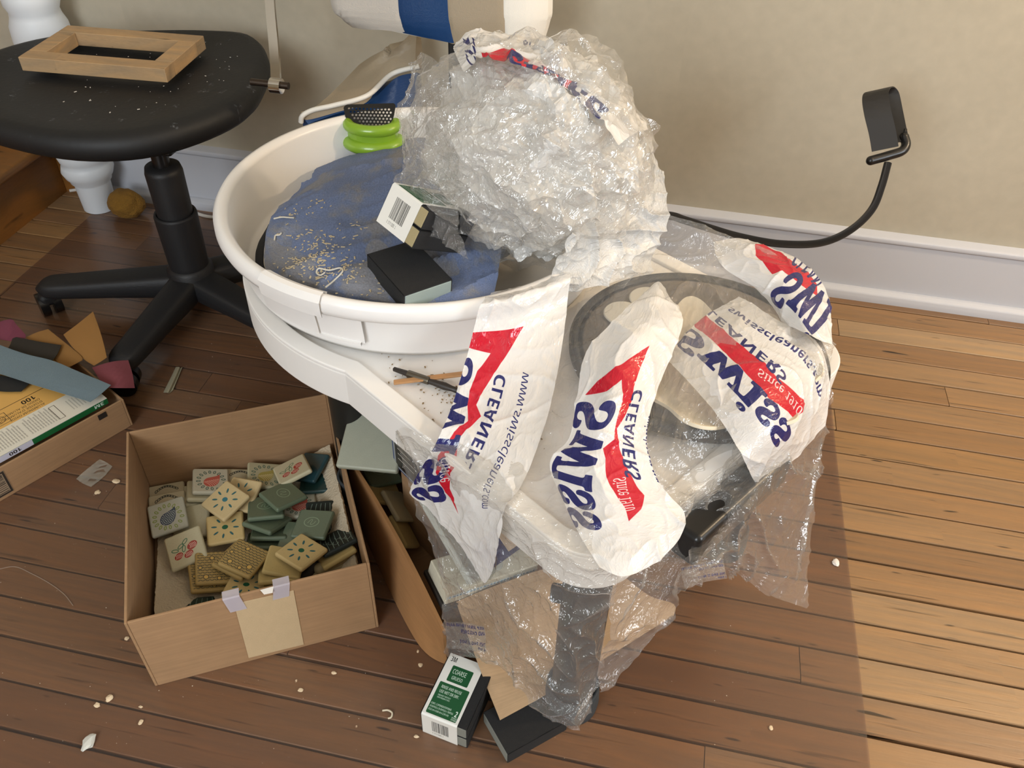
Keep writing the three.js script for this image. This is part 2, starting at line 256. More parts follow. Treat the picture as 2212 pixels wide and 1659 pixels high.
{ // floor lamp standing out of view at the right: its warm light reaches the wall and the boards
  const p = [1.45, 0, 0.5], t = thing('floor_lamp', 'slim floor lamp with warm bulb standing right of the pottery wheel', 'lamp', p);
  mesh('lamp_base', lathe([[0, 0], [0.13, 0], [0.135, 0.008], [0.12, 0.02], [0.02, 0.03], [0, 0.03]], 40), M.blackPlastic, t);
  mesh('lamp_pole', cyl(0.01, 0.01, 1.5, 0.02, 16), M.blackPlastic, t);
  mesh('lamp_bulb', new THREE.SphereGeometry(0.05, 24, 16).translate(0, 1.58, 0), new THREE.MeshStandardMaterial({ color: '#fff2dc', emissive: new THREE.Color(1.0, 0.72, 0.42), emissiveIntensity: 3 }), t);
  const l = new THREE.PointLight(new THREE.Color(1.0, 0.76, 0.50), 7.5, 0, 2); l.position.set(0, 1.58, 0); l.castShadow = true; l.shadow.radius = 2.5; t.add(l);
}

// ---------------------------------------------------------------- pottery wheel: table with a rounded head and a square tail, splash pan, legs
const PC = [-0.342, 0.702], WC = [-0.295, 0.70], WU = [0.829, 0.559], TABLE = 0.43;
const uvw = (u, v, y = 0) => [WC[0] + WU[0] * u + WU[1] * v, y, WC[1] + WU[1] * u - WU[0] * v]; // u towards the tail, v across
function tailShape(inset = 0) { // outline in (u, v)
  const s = new THREE.Shape(), r = 0.310 - inset, h = 0.286 - inset, k = 0.235 - inset, e = 0.545 - inset, c = 0.062 - inset * 0.6, a = Math.asin(h / r), b = Math.asin(k / r), u0 = Math.sqrt(r * r - k * k);
  s.moveTo(u0, k); s.absarc(0, 0, r, b, -a, false); s.lineTo(e - c, -h); s.absarc(e - c, -h + c, c, -Math.PI / 2, 0, false); s.lineTo(e, k - c); s.absarc(e - c, k - c, c, 0, Math.PI / 2, false); s.lineTo(u0, k); return s;
}
function flatUV(g) { // (u, v) drawing laid flat: x -> u, y -> -v, thickness -> up
  g.applyMatrix4(new THREE.Matrix4().makeBasis(new THREE.Vector3(WU[0], 0, WU[1]), new THREE.Vector3(WU[1], 0, -WU[0]), new THREE.Vector3(0, 1, 0))); return g;
}
const wheelGroup = thing('pottery_wheel', 'white pottery wheel table with rounded head, square tail and thick black tube legs', 'pottery wheel', [WC[0], 0, WC[1]]);
{
  const o = wheelGroup, bodyS = tailShape(0.002); 
  mesh('table_body', flatUV(new THREE.ExtrudeGeometry(bodyS, { depth: 0.048, bevelEnabled: true, bevelThickness: 0.003, bevelSize: 0.003, bevelSegments: 3, curveSegments: 48 })).translate(0, TABLE - 0.056, 0), M.white, o);
  const ring = tailShape(0.001); ring.holes.push(tailShape(0.022));
  mesh('raised_border', flatUV(new THREE.ExtrudeGeometry(ring, { depth: 0.002, bevelEnabled: true, bevelThickness: 0.002, bevelSize: 0.002, bevelSegments: 3, curveSegments: 48 })).translate(0, TABLE - 0.004, 0), M.white, o);
  const leg = (u, v) => {
    const [x, , z] = uvw(u, v), g = new THREE.Group(); g.name = 'leg'; g.position.set(x - WC[0], 0, z - WC[1]); o.add(g);
    mesh('tube', cyl(0.030, 0.030, TABLE - 0.07, 0.012, 40), mat('#1d1c1b', 0.42), g);
    mesh('rubber_foot', lathe([[0, 0], [0.033, 0], [0.0375, 0.004], [0.0385, 0.02], [0.0365, 0.052], [0.0335, 0.054], [0.031, 0.05]], 40), mat('#33383c', 0.75, { bumpMap: grainBump, bumpScale: 0.001 }), g);
    mesh('clamp_knob', rbox(0.018, 0.03, 0.012, 0.004).translate(-0.034, 0.26, 0.004), M.blackPlastic, g);
  };
  leg(0.485, -0.215); leg(0.47, 0.17); leg(-0.03, -0.20); leg(-0.06, 0.235);
  mesh('control_housing', flatUV(rbox(0.036, 0.19, 0.05, 0.008, 3)).translate(...(() => { const p = uvw(0.5655, -0.065, 0.385); return [p[0] - WC[0], p[1], p[2] - WC[1]]; })()), M.blackGloss, o);
  mesh('motor_housing', flatUV(new THREE.CylinderGeometry(0.2, 0.2, 0.12, 48).rotateX(Math.PI / 2)).translate(0, 0.31, 0), M.blackPlastic, o);
  // turntable under the cloth
  mesh('wheel_head', cyl(0.165, 0.165, 0.012, 0.484, 64).translate(PC[0] - WC[0], 0, PC[1] - WC[1]), M.blackPlastic, o);
  mesh('shaft', cyl(0.03, 0.03, 0.06, 0.425, 24).translate(PC[0] - WC[0], 0, PC[1] - WC[1]), M.chrome, o);
}
{ // two piece splash pan with its overlapping joint
  const o = thing('splash_pan', 'round white plastic splash pan with rolled rim sitting on the wheel table', 'basin', [PC[0], TABLE, PC[1]]);
  const shrink = (pr) => pr.map(([r, y]) => [r > 0.29 ? r - 0.0225 : r > 0.2 ? r - 0.010 - 0.0125 * clamp((r - 0.27) / 0.02) : r, y]);
  const W = mat('#eae7e3', 0.3);
  mesh('pan_body', lathe(shrink([[0.05, 0.004], [0.262, 0.004], [0.274, 0.010], [0.281, 0.03], [0.293, 0.088], [0.297, 0.094], [0.303, 0.0975], [0.309, 0.0965], [0.3135, 0.090], [0.3140, 0.080], [0.3115, 0.073], [0.306, 0.071], [0.300, 0.0725], [0.2955, 0.074], [0.285, 0.03], [0.278, 0.008], [0.270, 0.0005], [0.05, 0.0005], [0.05, 0.004]]), 160), W, o);
  const a0 = 99, band = (a, b, prof, name) => { const pr = shrink(prof).map(([x, y]) => new THREE.Vector2(x, y)); pr.push(pr[0].clone()); const g = new THREE.LatheGeometry(pr, 20, R(90 - b), R(b - a)); return mesh(name, toCreasedNormals(g, 0.6), W, o); };
  band(a0 - 1, a0 + 18, [[0.2955, 0.096], [0.303, 0.1005], [0.310, 0.0995], [0.3165, 0.092], [0.3165, 0.080], [0.3150, 0.070], [0.3140, 0.070], [0.3143, 0.090], [0.308, 0.0975], [0.303, 0.0985], [0.297, 0.094]], 'rim_clip');
  band(a0 - 10, a0 + 24, [[0.2995, 0.080], [0.3025, 0.079], [0.2965, 0.040], [0.2945, 0.024], [0.291, 0.024]], 'joint_panel');
  band(a0 + 3, a0 + 4.0, [[0.3025, 0.080], [0.3055, 0.079], [0.2995, 0.040], [0.2972, 0.022], [0.294, 0.022]], 'joint_rib');
  band(a0 - 9, a0 + 3.8, [[0.294, 0.026], [0.2982, 0.026], [0.2975, 0.021], [0.293, 0.021]], 'joint_rib');
  band(a0 + 15, a0 + 17, [[0.310, 0.080], [0.3145, 0.080], [0.313, 0.070], [0.309, 0.070]], 'clip_tooth');
}
{ // blue cloth over the wheel head, dusty with trimmings
  const rows = [
    [[-0.5555,0.462,0.576], [-0.5345,0.462,0.5248], [-0.485,0.47,0.4879], [-0.4361,0.475,0.4456], [-0.3544,0.475,0.4421], [-0.2664,0.475,0.472]],
    [[-0.5363,0.495,0.6791], [-0.4948,0.5,0.6195], [-0.4454,0.505,0.5845], [-0.396,0.51,0.5703], [-0.3127,0.515,0.5986], [-0.2299,0.51,0.6425]],
    [[-0.5344,0.505,0.7545], [-0.4775,0.523,0.7342], [-0.4206,0.52,0.6967], [-0.3594,0.527,0.6869], [-0.2764,0.525,0.7107], [-0.2083,0.515,0.7416]],
    [[-0.5299,0.505,0.8066], [-0.4622,0.52,0.8088], [-0.3985,0.517,0.7809], [-0.3316,0.522,0.7789], [-0.2529,0.522,0.8022], [-0.1952,0.512,0.8301]],
    [[-0.5164,0.503,0.8558], [-0.4395,0.517,0.8825], [-0.3772,0.52,0.8772], [-0.3028,0.522,0.8729], [-0.2374,0.52,0.8863], [-0.1883,0.508,0.888]],
    [[-0.4965,0.5,0.9042], [-0.4257,0.513,0.9335], [-0.3602,0.516,0.9425], [-0.2872,0.516,0.9447], [-0.2307,0.512,0.935], [-0.1886,0.5,0.9127]],
    [[-0.4819,0.485,0.9166], [-0.4256,0.49,0.9419], [-0.3598,0.49,0.9512], [-0.2867,0.492,0.9509], [-0.2288,0.49,0.9438], [-0.1925,0.48,0.9213]],
  ];
  const g = sheet(rows, 110, 110, (x, y, z) => 0.010 * fbm(x * 14 + z * 9, y * 4, z * 4 - x * 6, 3) + 0.005 * (Math.pow(Math.max(0, ridge((x + z * 0.8) * 13, (z - x) * 4, 3)), 3) - 0.3) + 0.0005 * fbm(x * 300, z * 300, 1, 2));
  const tex = data(1024, 1024, (u, v) => { // faded denim weave with smears of dry clay
    const d = clamp(smooth(0.02, 0.40, fbm(u * 5, v * 5, 1, 4) + 0.30 * fbm(u * 30, v * 30, 5, 3) + (v < 0.35 + 0.25 * fbm(u * 4, v * 4, 31, 4) && u < 0.75 + 0.3 * fbm(u * 5, v * 5, 17, 3) ? 0.30 : 0.05)) * 0.85 + 0.35 * smooth(0.2, 0.45, fbm(u * 60, v * 60, 3, 2))), f = 0.9 + 0.2 * fbm(u * 160, v * 160, 7, 2), w = 0.5 + 0.5 * fbm(u * 3, v * 4, 12, 3);
    const b = [0.39 + 0.08 * w, 0.45 + 0.08 * w, 0.59 + 0.08 * w], c = [0.62, 0.58, 0.51]; return b.map((q, i) => (q * (1 - d * 0.62) + c[i] * d * 0.62) * f);
  });
  const m = mesh('dusty_cloth', thicken(g, 0.0025), mat('#ffffff', 0.95, { map: tex, bumpMap: terryBump, bumpScale: 0.0008, sheen: 0.3 })); seat(m); tag(m, 'faded blue cloth dusted with clay draped over the wheel head', 'cloth');
  const net = mesh('mesh_fabric', thicken(sheet([[[-0.5356,0.498,0.7933], [-0.5431,0.49,0.7892], [-0.5598,0.468,0.7638]], [[-0.5249,0.496,0.8428], [-0.54,0.485,0.8323], [-0.5575,0.462,0.808]], [[-0.5083,0.494,0.8864], [-0.5266,0.482,0.8688], [-0.5433,0.46,0.8458]], [[-0.4921,0.484,0.9089], [-0.5078,0.474,0.8956], [-0.5219,0.455,0.8752]]], 16, 30, (x, y, z) => 0.002 * fbm(x * 40, y * 40, z * 40, 2)), 0.0012), mat('#1b1c20', 0.85, { bumpMap: rep(grainBump, 4, 4), bumpScale: 0.002 })); seat(net); tag(net, 'dark netting edge showing beside the blue cloth in the pan', 'netting');
  const r = rng(5), list = [];
  // trimmings: short curls of clay, one loose heap nobody could count
  const spots = [[-0.4948,0.522,0.795], [-0.4678,0.526,0.7755], [-0.4674,0.522,0.8447], [-0.4289,0.522,0.8588], [-0.457,0.52,0.886], [-0.4247,0.521,0.902], [-0.3886,0.522,0.9056], [-0.4229,0.517,0.9388], [-0.3848,0.518,0.9413], [-0.3412,0.52,0.9437], [-0.4566,0.513,0.9197], [-0.402,0.521,0.8263]];
  const wide = [0.02, 0.02, 0.03, 0.025, 0.03, 0.03, 0.03, 0.035, 0.04, 0.035, 0.025, 0.03], many = [14, 12, 20, 34, 16, 60, 45, 40, 50, 30, 26, 16];
  const ray = new THREE.Raycaster(); m.updateMatrixWorld(true); const hit = (x, z) => { ray.set(new THREE.Vector3(x, 0.8, z), new THREE.Vector3(0, -1, 0)); const h = ray.intersectObject(m)[0]; return h ? h.point.y : null; };
  spots.forEach((s, i) => { for (let k = 0; k < many[i]; k++) { const a = r() * 6.28, q = Math.sqrt(-2 * Math.log(1 - r() * 0.95)) * wide[i] * 0.6, x = s[0] + Math.cos(a) * q, z = s[2] + Math.sin(a) * q, y = hit(x, z); if (y === null) continue; const L = 0.0015 + r() * r() * 0.008, g2 = new THREE.BoxGeometry(L, 0.0007, 0.0009 + r() * 0.0012); g2.rotateY(r() * 6.28); g2.rotateZ((r() - 0.5) * 0.6); g2.translate(x, y + 0.0006, z); list.push(g2); } });
  const heap = mesh('clay_trimmings', merged(list), mat('#c4b494', 0.9)); seat(heap); heap.userData.kind = 'stuff'; tag(heap, 'scatter of dry clay trimmings on the blue cloth', 'shavings');
  heap.userData.kind = 'stuff';
  // curled strings of trimmed plastic
  const strand = (pts, label) => { const c = mesh('curled_strand', tubeGeo(pts.map(([x, z, dy = 0]) => { const y = hit(x, z) ?? 0.52; return [x, y + 0.0016 + dy, z]; }), 0.0012, 50, 6), mat('#cfc8b8', 0.6)); seat(c); tag(c, label, 'strand'); };
  const xz = (p) => [p[0], p[2]];
  strand([[-0.3884,0.517,0.9592], [-0.3845,0.519,0.9385], [-0.3783,0.52,0.9237], [-0.385,0.52,0.9157], [-0.3977,0.52,0.92], [-0.4128,0.519,0.9201], [-0.4126,0.518,0.9271], [-0.4052,0.518,0.9316], [-0.4017,0.519,0.9259]].map(xz), 'pale curled strand shaped like a hook on the blue cloth');
  strand([[-0.525,0.51,0.8063], [-0.5141,0.513,0.8048], [-0.5024,0.516,0.8084], [-0.4896,0.518,0.8137]].map(xz), 'short straight pale strand near the edge of the blue cloth');
  strand([[-0.5017,0.51,0.8576], [-0.5029,0.511,0.8499], [-0.4984,0.513,0.8472], [-0.4971,0.514,0.8436]].map(xz), 'tiny pale curl at the left of the blue cloth');
}
// ---------------------------------------------------------------- sanding sponges and rasp in the pan
function place(o, t) { o.position.set(...t.p); o.quaternion.set(...t.q); return o; }
const foamGrey = mat('#9fada8', 0.95, { bumpMap: terryBump, bumpScale: 0.0012 }), foamCream = mat('#b4a57c', 0.95, { bumpMap: terryBump, bumpScale: 0.0012 }), grit = mat('#1f1f20', 0.85, { map: gritTex, bumpMap: gritTex, bumpScale: 0.0008 });
// a foam block (w, h, d) with abrasive on its top, bottom and long sides; origin at the middle of the base
function sandingSponge(parent, foam, w = 0.068, h = 0.025, d = 0.095) {
  mesh('foam_core', rbox(w - 0.002, h - 0.002, d, 0.002).translate(0, h / 2, 0), foam, parent);
  mesh('abrasive_skin', uvm(merged([rbox(w, 0.0016, d - 0.001, 0.0007, 1).translate(0, h - 0.0008, 0), rbox(w, 0.0016, d - 0.001, 0.0007, 1).translate(0, 0.0008, 0), rbox(0.0016, h, d - 0.001, 0.0007, 1).translate(w / 2 - 0.0008, h / 2, 0), rbox(0.0016, h, d - 0.001, 0.0007, 1).translate(-w / 2 + 0.0008, h / 2, 0)]), 8), grit, parent);
}
{
  const t = thing('sanding_sponge', 'loose black sanding sponge with grey foam end lying on the blue cloth', 'sponge'); sandingSponge(t, foamGrey); const q = {p:[-0.2915,0.5416,0.9179],q:[0.0317,0.3973,-0.029,0.9167],s:1.085}; place(t, q); t.translateY(-0.025);
}
function barcode(c, x, y, w, h, seed) { const r = rng(seed); c.fillStyle = '#1a1a1a'; let p = x; while (p < x + w) { const a = 1 + Math.floor(r() * 3) * w / 120, b = 1 + Math.floor(r() * 3) * w / 120; c.fillRect(p, y, a, h); p += a + b; } }
const labelTex = canvasTex(700, 1000, (c, w, h) => { // printed sleeve, unrolled: top face, then the end flap with the barcode
  c.fillStyle = '#dcdcd6'; c.fillRect(0, 0, w, h); c.fillStyle = '#141414'; c.font = 'bold 84px sans-serif'; c.fillText('3M', 60, 92);
  const green = (x, y, a, b) => { c.fillStyle = '#0f4f2a'; c.beginPath(); c.roundRect(x, y, a, b, 18); c.fill(); };
  green(150, 130, 420, 200); c.fillStyle = '#cfe0d2'; c.font = '78px sans-serif'; c.fillText('COARSE', 190, 225); c.font = '58px sans-serif'; c.fillText('GRUESO', 220, 295);
  green(60, 360, 590, 390); c.fillStyle = '#d8e6da'; c.font = '50px sans-serif'; c.fillText('RINSE AND REUSE', 120, 430); c.fillText('USE WET OR DRY.', 120, 486); c.font = '24px sans-serif'; c.fillText('ENJUAGUE Y REUTILICE', 130, 524); c.fillText('USELA MOJADA O SECA', 130, 552);
  c.font = '30px sans-serif'; c.fillText('CONT.: 2 SPONGES/ESPONJAS', 80, 640); c.fillText('3¾ IN/PULG x 2⅝ IN/PULG x 1 IN/PULG', 80, 676, 460); c.fillText('(9,52 cm x 6,66 cm x 2,54 cm)', 80, 712); c.font = 'bold 92px sans-serif'; c.fillText('2', 570, 690); c.font = '24px sans-serif'; c.fillText('SPONGES', 540, 715); c.fillText('ESPONJAS', 540, 738);
  c.fillStyle = '#e4e2da'; c.fillRect(0, 780, w, 220); barcode(c, 200, 820, 330, 120, 4); c.fillStyle = '#1a1a1a'; c.font = '26px sans-serif'; c.fillText('0   51111 02805   2', 200, 972);
});
// two sponges held by a printed paper sleeve; label covers k of the width, on the top and down the front end
function spongePack(t, foam) {
  const a = new THREE.Group(), b = new THREE.Group(); a.name = b.name = 'sponge_block'; b.position.y = 0.0262; t.add(a, b); sandingSponge(a, foam); sandingSponge(b, foam);
  const w = 0.052, H = 0.0527, e = 0.0482, P = [], U = [], I = [], prof = [[-0.0475, H, 1], [e - 0.002, H, 0.235], [e, H - 0.002, 0.22], [e, 0.0005, 0]];
  prof.forEach(([z, y, v]) => { P.push(-w / 2 - 0.006, y, z, w / 2 - 0.006, y, z); U.push(0, v, 1, v); }); for (let i = 0; i < 3; i++) I.push(i * 2, i * 2 + 2, i * 2 + 1, i * 2 + 1, i * 2 + 2, i * 2 + 3);
  const g = new THREE.BufferGeometry(); g.setAttribute('position', new THREE.Float32BufferAttribute(P, 3)); g.setAttribute('uv', new THREE.Float32BufferAttribute(U, 2)); g.setIndex(I); g.computeVertexNormals();
  mesh('paper_sleeve', thicken(g, 0.0005), mat('#ffffff', 0.55, { map: labelTex }), t);
}
{
  const t = thing('sanding_sponge_pack', 'tilted sponge pack with barcode and cream foam ends inside the white pan', 'sponge pack'); const inner = new THREE.Group(); spongePack(t, foamCream);
  // its near end shows the barcode; axes solved from the photograph: across, up through the stack, along
  const X = new THREE.Vector3(0.833, -0.145, 0.535).normalize(), Y = new THREE.Vector3(0.369, 0.865, -0.339).normalize(), Z = new THREE.Vector3().crossVectors(X, Y);
  t.quaternion.setFromRotationMatrix(new THREE.Matrix4().makeBasis(X, Y, Z)); const o = new THREE.Vector3(-0.336, 0.592, 0.903).addScaledVector(X, 0.034).addScaledVector(Z, -0.0475); t.position.copy(o);
}
{ // green handheld rasp: horseshoe grip with a perforated black blade leaning in it
  const b = [-0.4888,0.475,0.4924], t = thing('clay_shaver', 'lime green plastic clay shaver with perforated black blade on the pan edge', 'tool', b, R(6));
  const green = mat('#83a92a', 0.3, { clearcoat: 0.3 });
  const arc = []; for (let i = 0; i <= 16; i++) { const a = R(-18 + i / 16 * 216); arc.push([Math.cos(a) * 0.040, 0, Math.sin(a) * 0.027]); }
  for (const [y, r] of [[0.011, 0.0115], [0.041, 0.0095]]) mesh('grip_rail', (() => { const g = tubeGeo(arc.map(([x, , z]) => [x * (r > 0.01 ? 1.06 : 1), y, z * (r > 0.01 ? 1.06 : 1)]), r, 48, 14); const e = [arc[0], arc[16]].map(([x, , z]) => new THREE.SphereGeometry(r, 16, 12).translate(x * (r > 0.01 ? 1.06 : 1), y, z * (r > 0.01 ? 1.06 : 1))); return merged([g, ...e]); })(), green, t);
  mesh('grip_body', thicken(sheet([0.008, 0.025, 0.044].map(y => arc.map(([x, , z]) => [x * 0.97, y, z * 0.97])), 32, 6), 0.008), green, t);
  // blade: a half moon with real holes
  const s = new THREE.Shape(); s.moveTo(-0.043, 0.012); s.lineTo(-0.040, -0.002); s.quadraticCurveTo(-0.02, -0.036, 0.012, -0.036); s.quadraticCurveTo(0.034, -0.03, 0.041, 0.004); s.lineTo(0.043, 0.018); s.quadraticCurveTo(0.042, 0.022, 0.038, 0.022); s.lineTo(-0.036, 0.018); s.quadraticCurveTo(-0.042, 0.017, -0.043, 0.012);
  const inside = (x, y) => y < 0.017 + x * 0.05 && x > -0.039 && x < 0.039 && y > -0.031 + Math.max(0, (Math.abs(x - 0.004) - 0.012)) * 1.25;
  let row = 0; for (let y = -0.03; y < 0.018; y += 0.0052, row++) for (let x = -0.04; x < 0.04; x += 0.006) { const X = x + (row % 2) * 0.003; if (!inside(X - 0.002, y - 0.002) || !inside(X + 0.003, y + 0.003)) continue; const h = new THREE.Path(); h.absarc(X, y, 0.0019, 0, Math.PI * 2, true); s.holes.push(h); }
  const g = new THREE.ExtrudeGeometry(s, { depth: 0.001, bevelEnabled: false, curveSegments: 6 }); g.rotateX(-R(40)); g.rotateY(R(6)); g.translate(-0.004, 0.053, -0.004); mesh('perforated_blade', g, mat('#16140f', 0.4, { metalness: 0.4 }), t);
}
{ // tools on the table in front of the pan
  const a = V([-0.2983,0.434,0.9875]), b = V([-0.2069,0.434,1.0087]); const t = thing('trimming_tool', 'dark handled trimming tool with metal collar half under the pan', 'tool', [a.x, 0.4265, a.z]); const d = b.clone().sub(a), L = d.length(); t.rotation.y = -Math.atan2(d.z, d.x);
  const h = lathe([[0, 0], [0.003, 0.002], [0.0042, 0.03], [0.0040, 0.06], [0.005, 0.075], [0.0036, 0.085], [0.004, L], [0, L]], 20).rotateZ(-Math.PI / 2).translate(0, 0.005, 0); mesh('handle', h, mat('#2a221c', 0.45), t);
  mesh('metal_collar', lathe([[0.0046, 0], [0.0052, 0.001], [0.0052, 0.030], [0.0046, 0.031]], 20).rotateZ(-Math.PI / 2).translate(0.022, 0.005, 0), mat('#6f685c', 0.3, { metalness: 1 }), t);
  const c = V([-0.2898,0.432,1.0104]), e = V([-0.2019,0.432,0.982]); const st = mesh('wooden_stick', uvm(bar([c.x, 0.4295, c.z], [e.x, 0.4385, e.z], 0.008, 0.003, 0.001), 2), mat('#c79a6b', 0.7, { map: woodTex })); seat(st); tag(st, 'flat pale wooden stick on the white table in front of the pan', 'stick');
  const r = rng(8), L2 = []; for (let i = 0; i < 170; i++) { const k = Math.pow(r(), 1.6) * 0.11, q0 = r() * 6.28, p = uvw(0.255 + Math.cos(q0) * k * 1.3, -0.215 + Math.sin(q0) * k * 0.5), q = 0.0006 + r() * 0.0012; L2.push(rbox(q * 1.6, q, q, q * 0.3, 1).rotateY(r() * 6).translate(p[0], TABLE - 0.004 + q / 2, p[2])); }
  const m = mesh('clay_crumbs', merged(L2), mat('#8d7654', 0.9)); seat(m); tag(m, 'brown clay crumbs sprinkled on the white wheel table', 'crumbs'); m.userData.kind = 'stuff';
}
// ---------------------------------------------------------------- round bat with a wavy dish on the tail of the table
{
  const t = thing('round_bat', 'round grey brown bat with black edge lying on the tail of the wheel table', 'bat', [0.078, TABLE + 0.0005, 0.866]);
  mesh('bat_top', lathe([[0, 0.013], [0.156, 0.013], [0.156, 0.004], [0, 0.004]], 96), mat('#6b6053', 0.6, { map: speck }), t);
  mesh('black_rim', lathe([[0.150, 0], [0.163, 0], [0.1675, 0.004], [0.168, 0.012], [0.165, 0.017], [0.159, 0.0175], [0.156, 0.013], [0.150, 0.013]], 96), M.blackPlastic, t);
  const c = [0.0983,0.465,0.926], d = thing('clay_dish', 'cream unglazed clay dish with deep wavy scalloped rim on the round bat', 'dish', [c[0], TABLE + 0.0135, c[2]]);
  const rows = [0, 0.3, 0.55, 0.75, 0.9, 1].map((k, i) => { const row = []; for (let j = 0; j <= 64; j++) { const a = j / 64 * Math.PI * 2, w = Math.cos(a * 7 + 0.6), r = k * (0.112 + 0.016 * w * k * k); row.push([Math.cos(a) * r, 0.002 + 0.012 * k * k + (0.010 + 0.010 * w) * Math.pow(k, 5), Math.sin(a) * r]); } return row; });
  mesh('dish_body', thicken(sheet(rows, 160, 24), 0.004), mat('#d8cdb6', 0.85), d);
  for (const [px, label] of [[[0.0066,0.46,0.7783], 'thin pale clay round with smooth edge leaning near the wavy dish'], [[-0.024,0.46,0.8212], 'smaller pale clay round behind the printed plastic']]) { const q = thing('clay_disc', label, 'disc', [px[0], TABLE + 0.014, px[2]]); mesh('disc_body', lathe([[0, 0.004], [0.026, 0.004], [0.028, 0.0025], [0.026, 0], [0, 0]], 40), mat('#d5cfc0', 0.85), q); }
}
// ---------------------------------------------------------------- gooseneck holder
{
  const base = [-0.035, TABLE, 0.60], t = thing('gooseneck_holder', 'black flexible gooseneck arm with a strap loop clip in front of the wall', 'holder', base);
  const L = (p) => [p[0] - base[0], p[1] - base[1], p[2] - base[2]];
  const pts = [[0, 0.0, 0], [0.0, 0.02, 0], L([0.0141,0.4505,0.5528]), L([0.0449,0.4303,0.5244]), L([0.0852,0.4067,0.4974]), L([0.143,0.3808,0.4691]), L([0.2167,0.3632,0.444]), L([0.2899,0.3568,0.4088]), L([0.3359,0.3696,0.3749]), L([0.3683,0.3927,0.3342]), L([0.3779,0.4235,0.3045]), L([0.3822,0.453,0.277])];
  mesh('flexible_arm', tubeGeo(pts, 0.0066, 160, 14), mat('#16161a', 0.5, { bumpMap: data(8, 512, (x, y) => 0.5 + 0.5 * Math.sin(y * 512 * 0.8), false), bumpScale: 0.001 }), t);
  mesh('arm_mount', cyl(0.022, 0.018, 0.014, -0.002, 24), M.blackPlastic, t);
  mesh('hook_bar', merged([tubeGeo([L([0.3508,0.4576,0.2855]), L([0.3804,0.465,0.2732]), L([0.4029,0.4723,0.2624]), L([0.407,0.4799,0.2534]), L([0.4024,0.4887,0.2436])], 0.0082, 40, 12), ...[[0.3508,0.4576,0.2855], [0.4024,0.4887,0.2436]].map(p => new THREE.SphereGeometry(0.0082, 14, 10).translate(...L(p)))]), M.blackGloss, t);
  // strap: a flat loop standing on the bar
  const lp = [L([0.3698,0.4778,0.2773]), L([0.3598,0.5006,0.2625]), L([0.3449,0.5289,0.2425]), L([0.3387,0.5474,0.2187]), L([0.3489,0.5468,0.1915]), L([0.3631,0.5364,0.1846]), L([0.3755,0.512,0.2044]), L([0.3845,0.4919,0.2345]), L([0.3904,0.481,0.2528])];
  const w = 0.022, dx = [0.93 * w, 0.30 * w, -0.1 * w]; mesh('strap_loop', thicken(sheet(lp.map(p => [[p[0] - dx[0], p[1] - dx[1], p[2] - dx[2]], p, [p[0] + dx[0], p[1] + dx[1], p[2] + dx[2]]]), 6, 60), 0.0022), mat('#1c1b1b', 0.5), t);
  mesh('strap_lining', thicken(sheet(lp.slice(3, 8).map(p => [[p[0] - dx[0] * 0.9, p[1] - dx[1] - 0.001, p[2] - 0.002], [p[0], p[1] - 0.001, p[2] - 0.002], [p[0] + dx[0] * 0.9, p[1] + dx[1] - 0.001, p[2] - 0.002]]), 6, 30), 0.0008), mat('#7c2a35', 0.7), t);
  mesh('button', cyl(0.006, 0.006, 0.004, 0, 16).rotateZ(-Math.PI / 2).translate(...L([0.4007,0.4945,0.2359])), M.blackGloss, t);
}
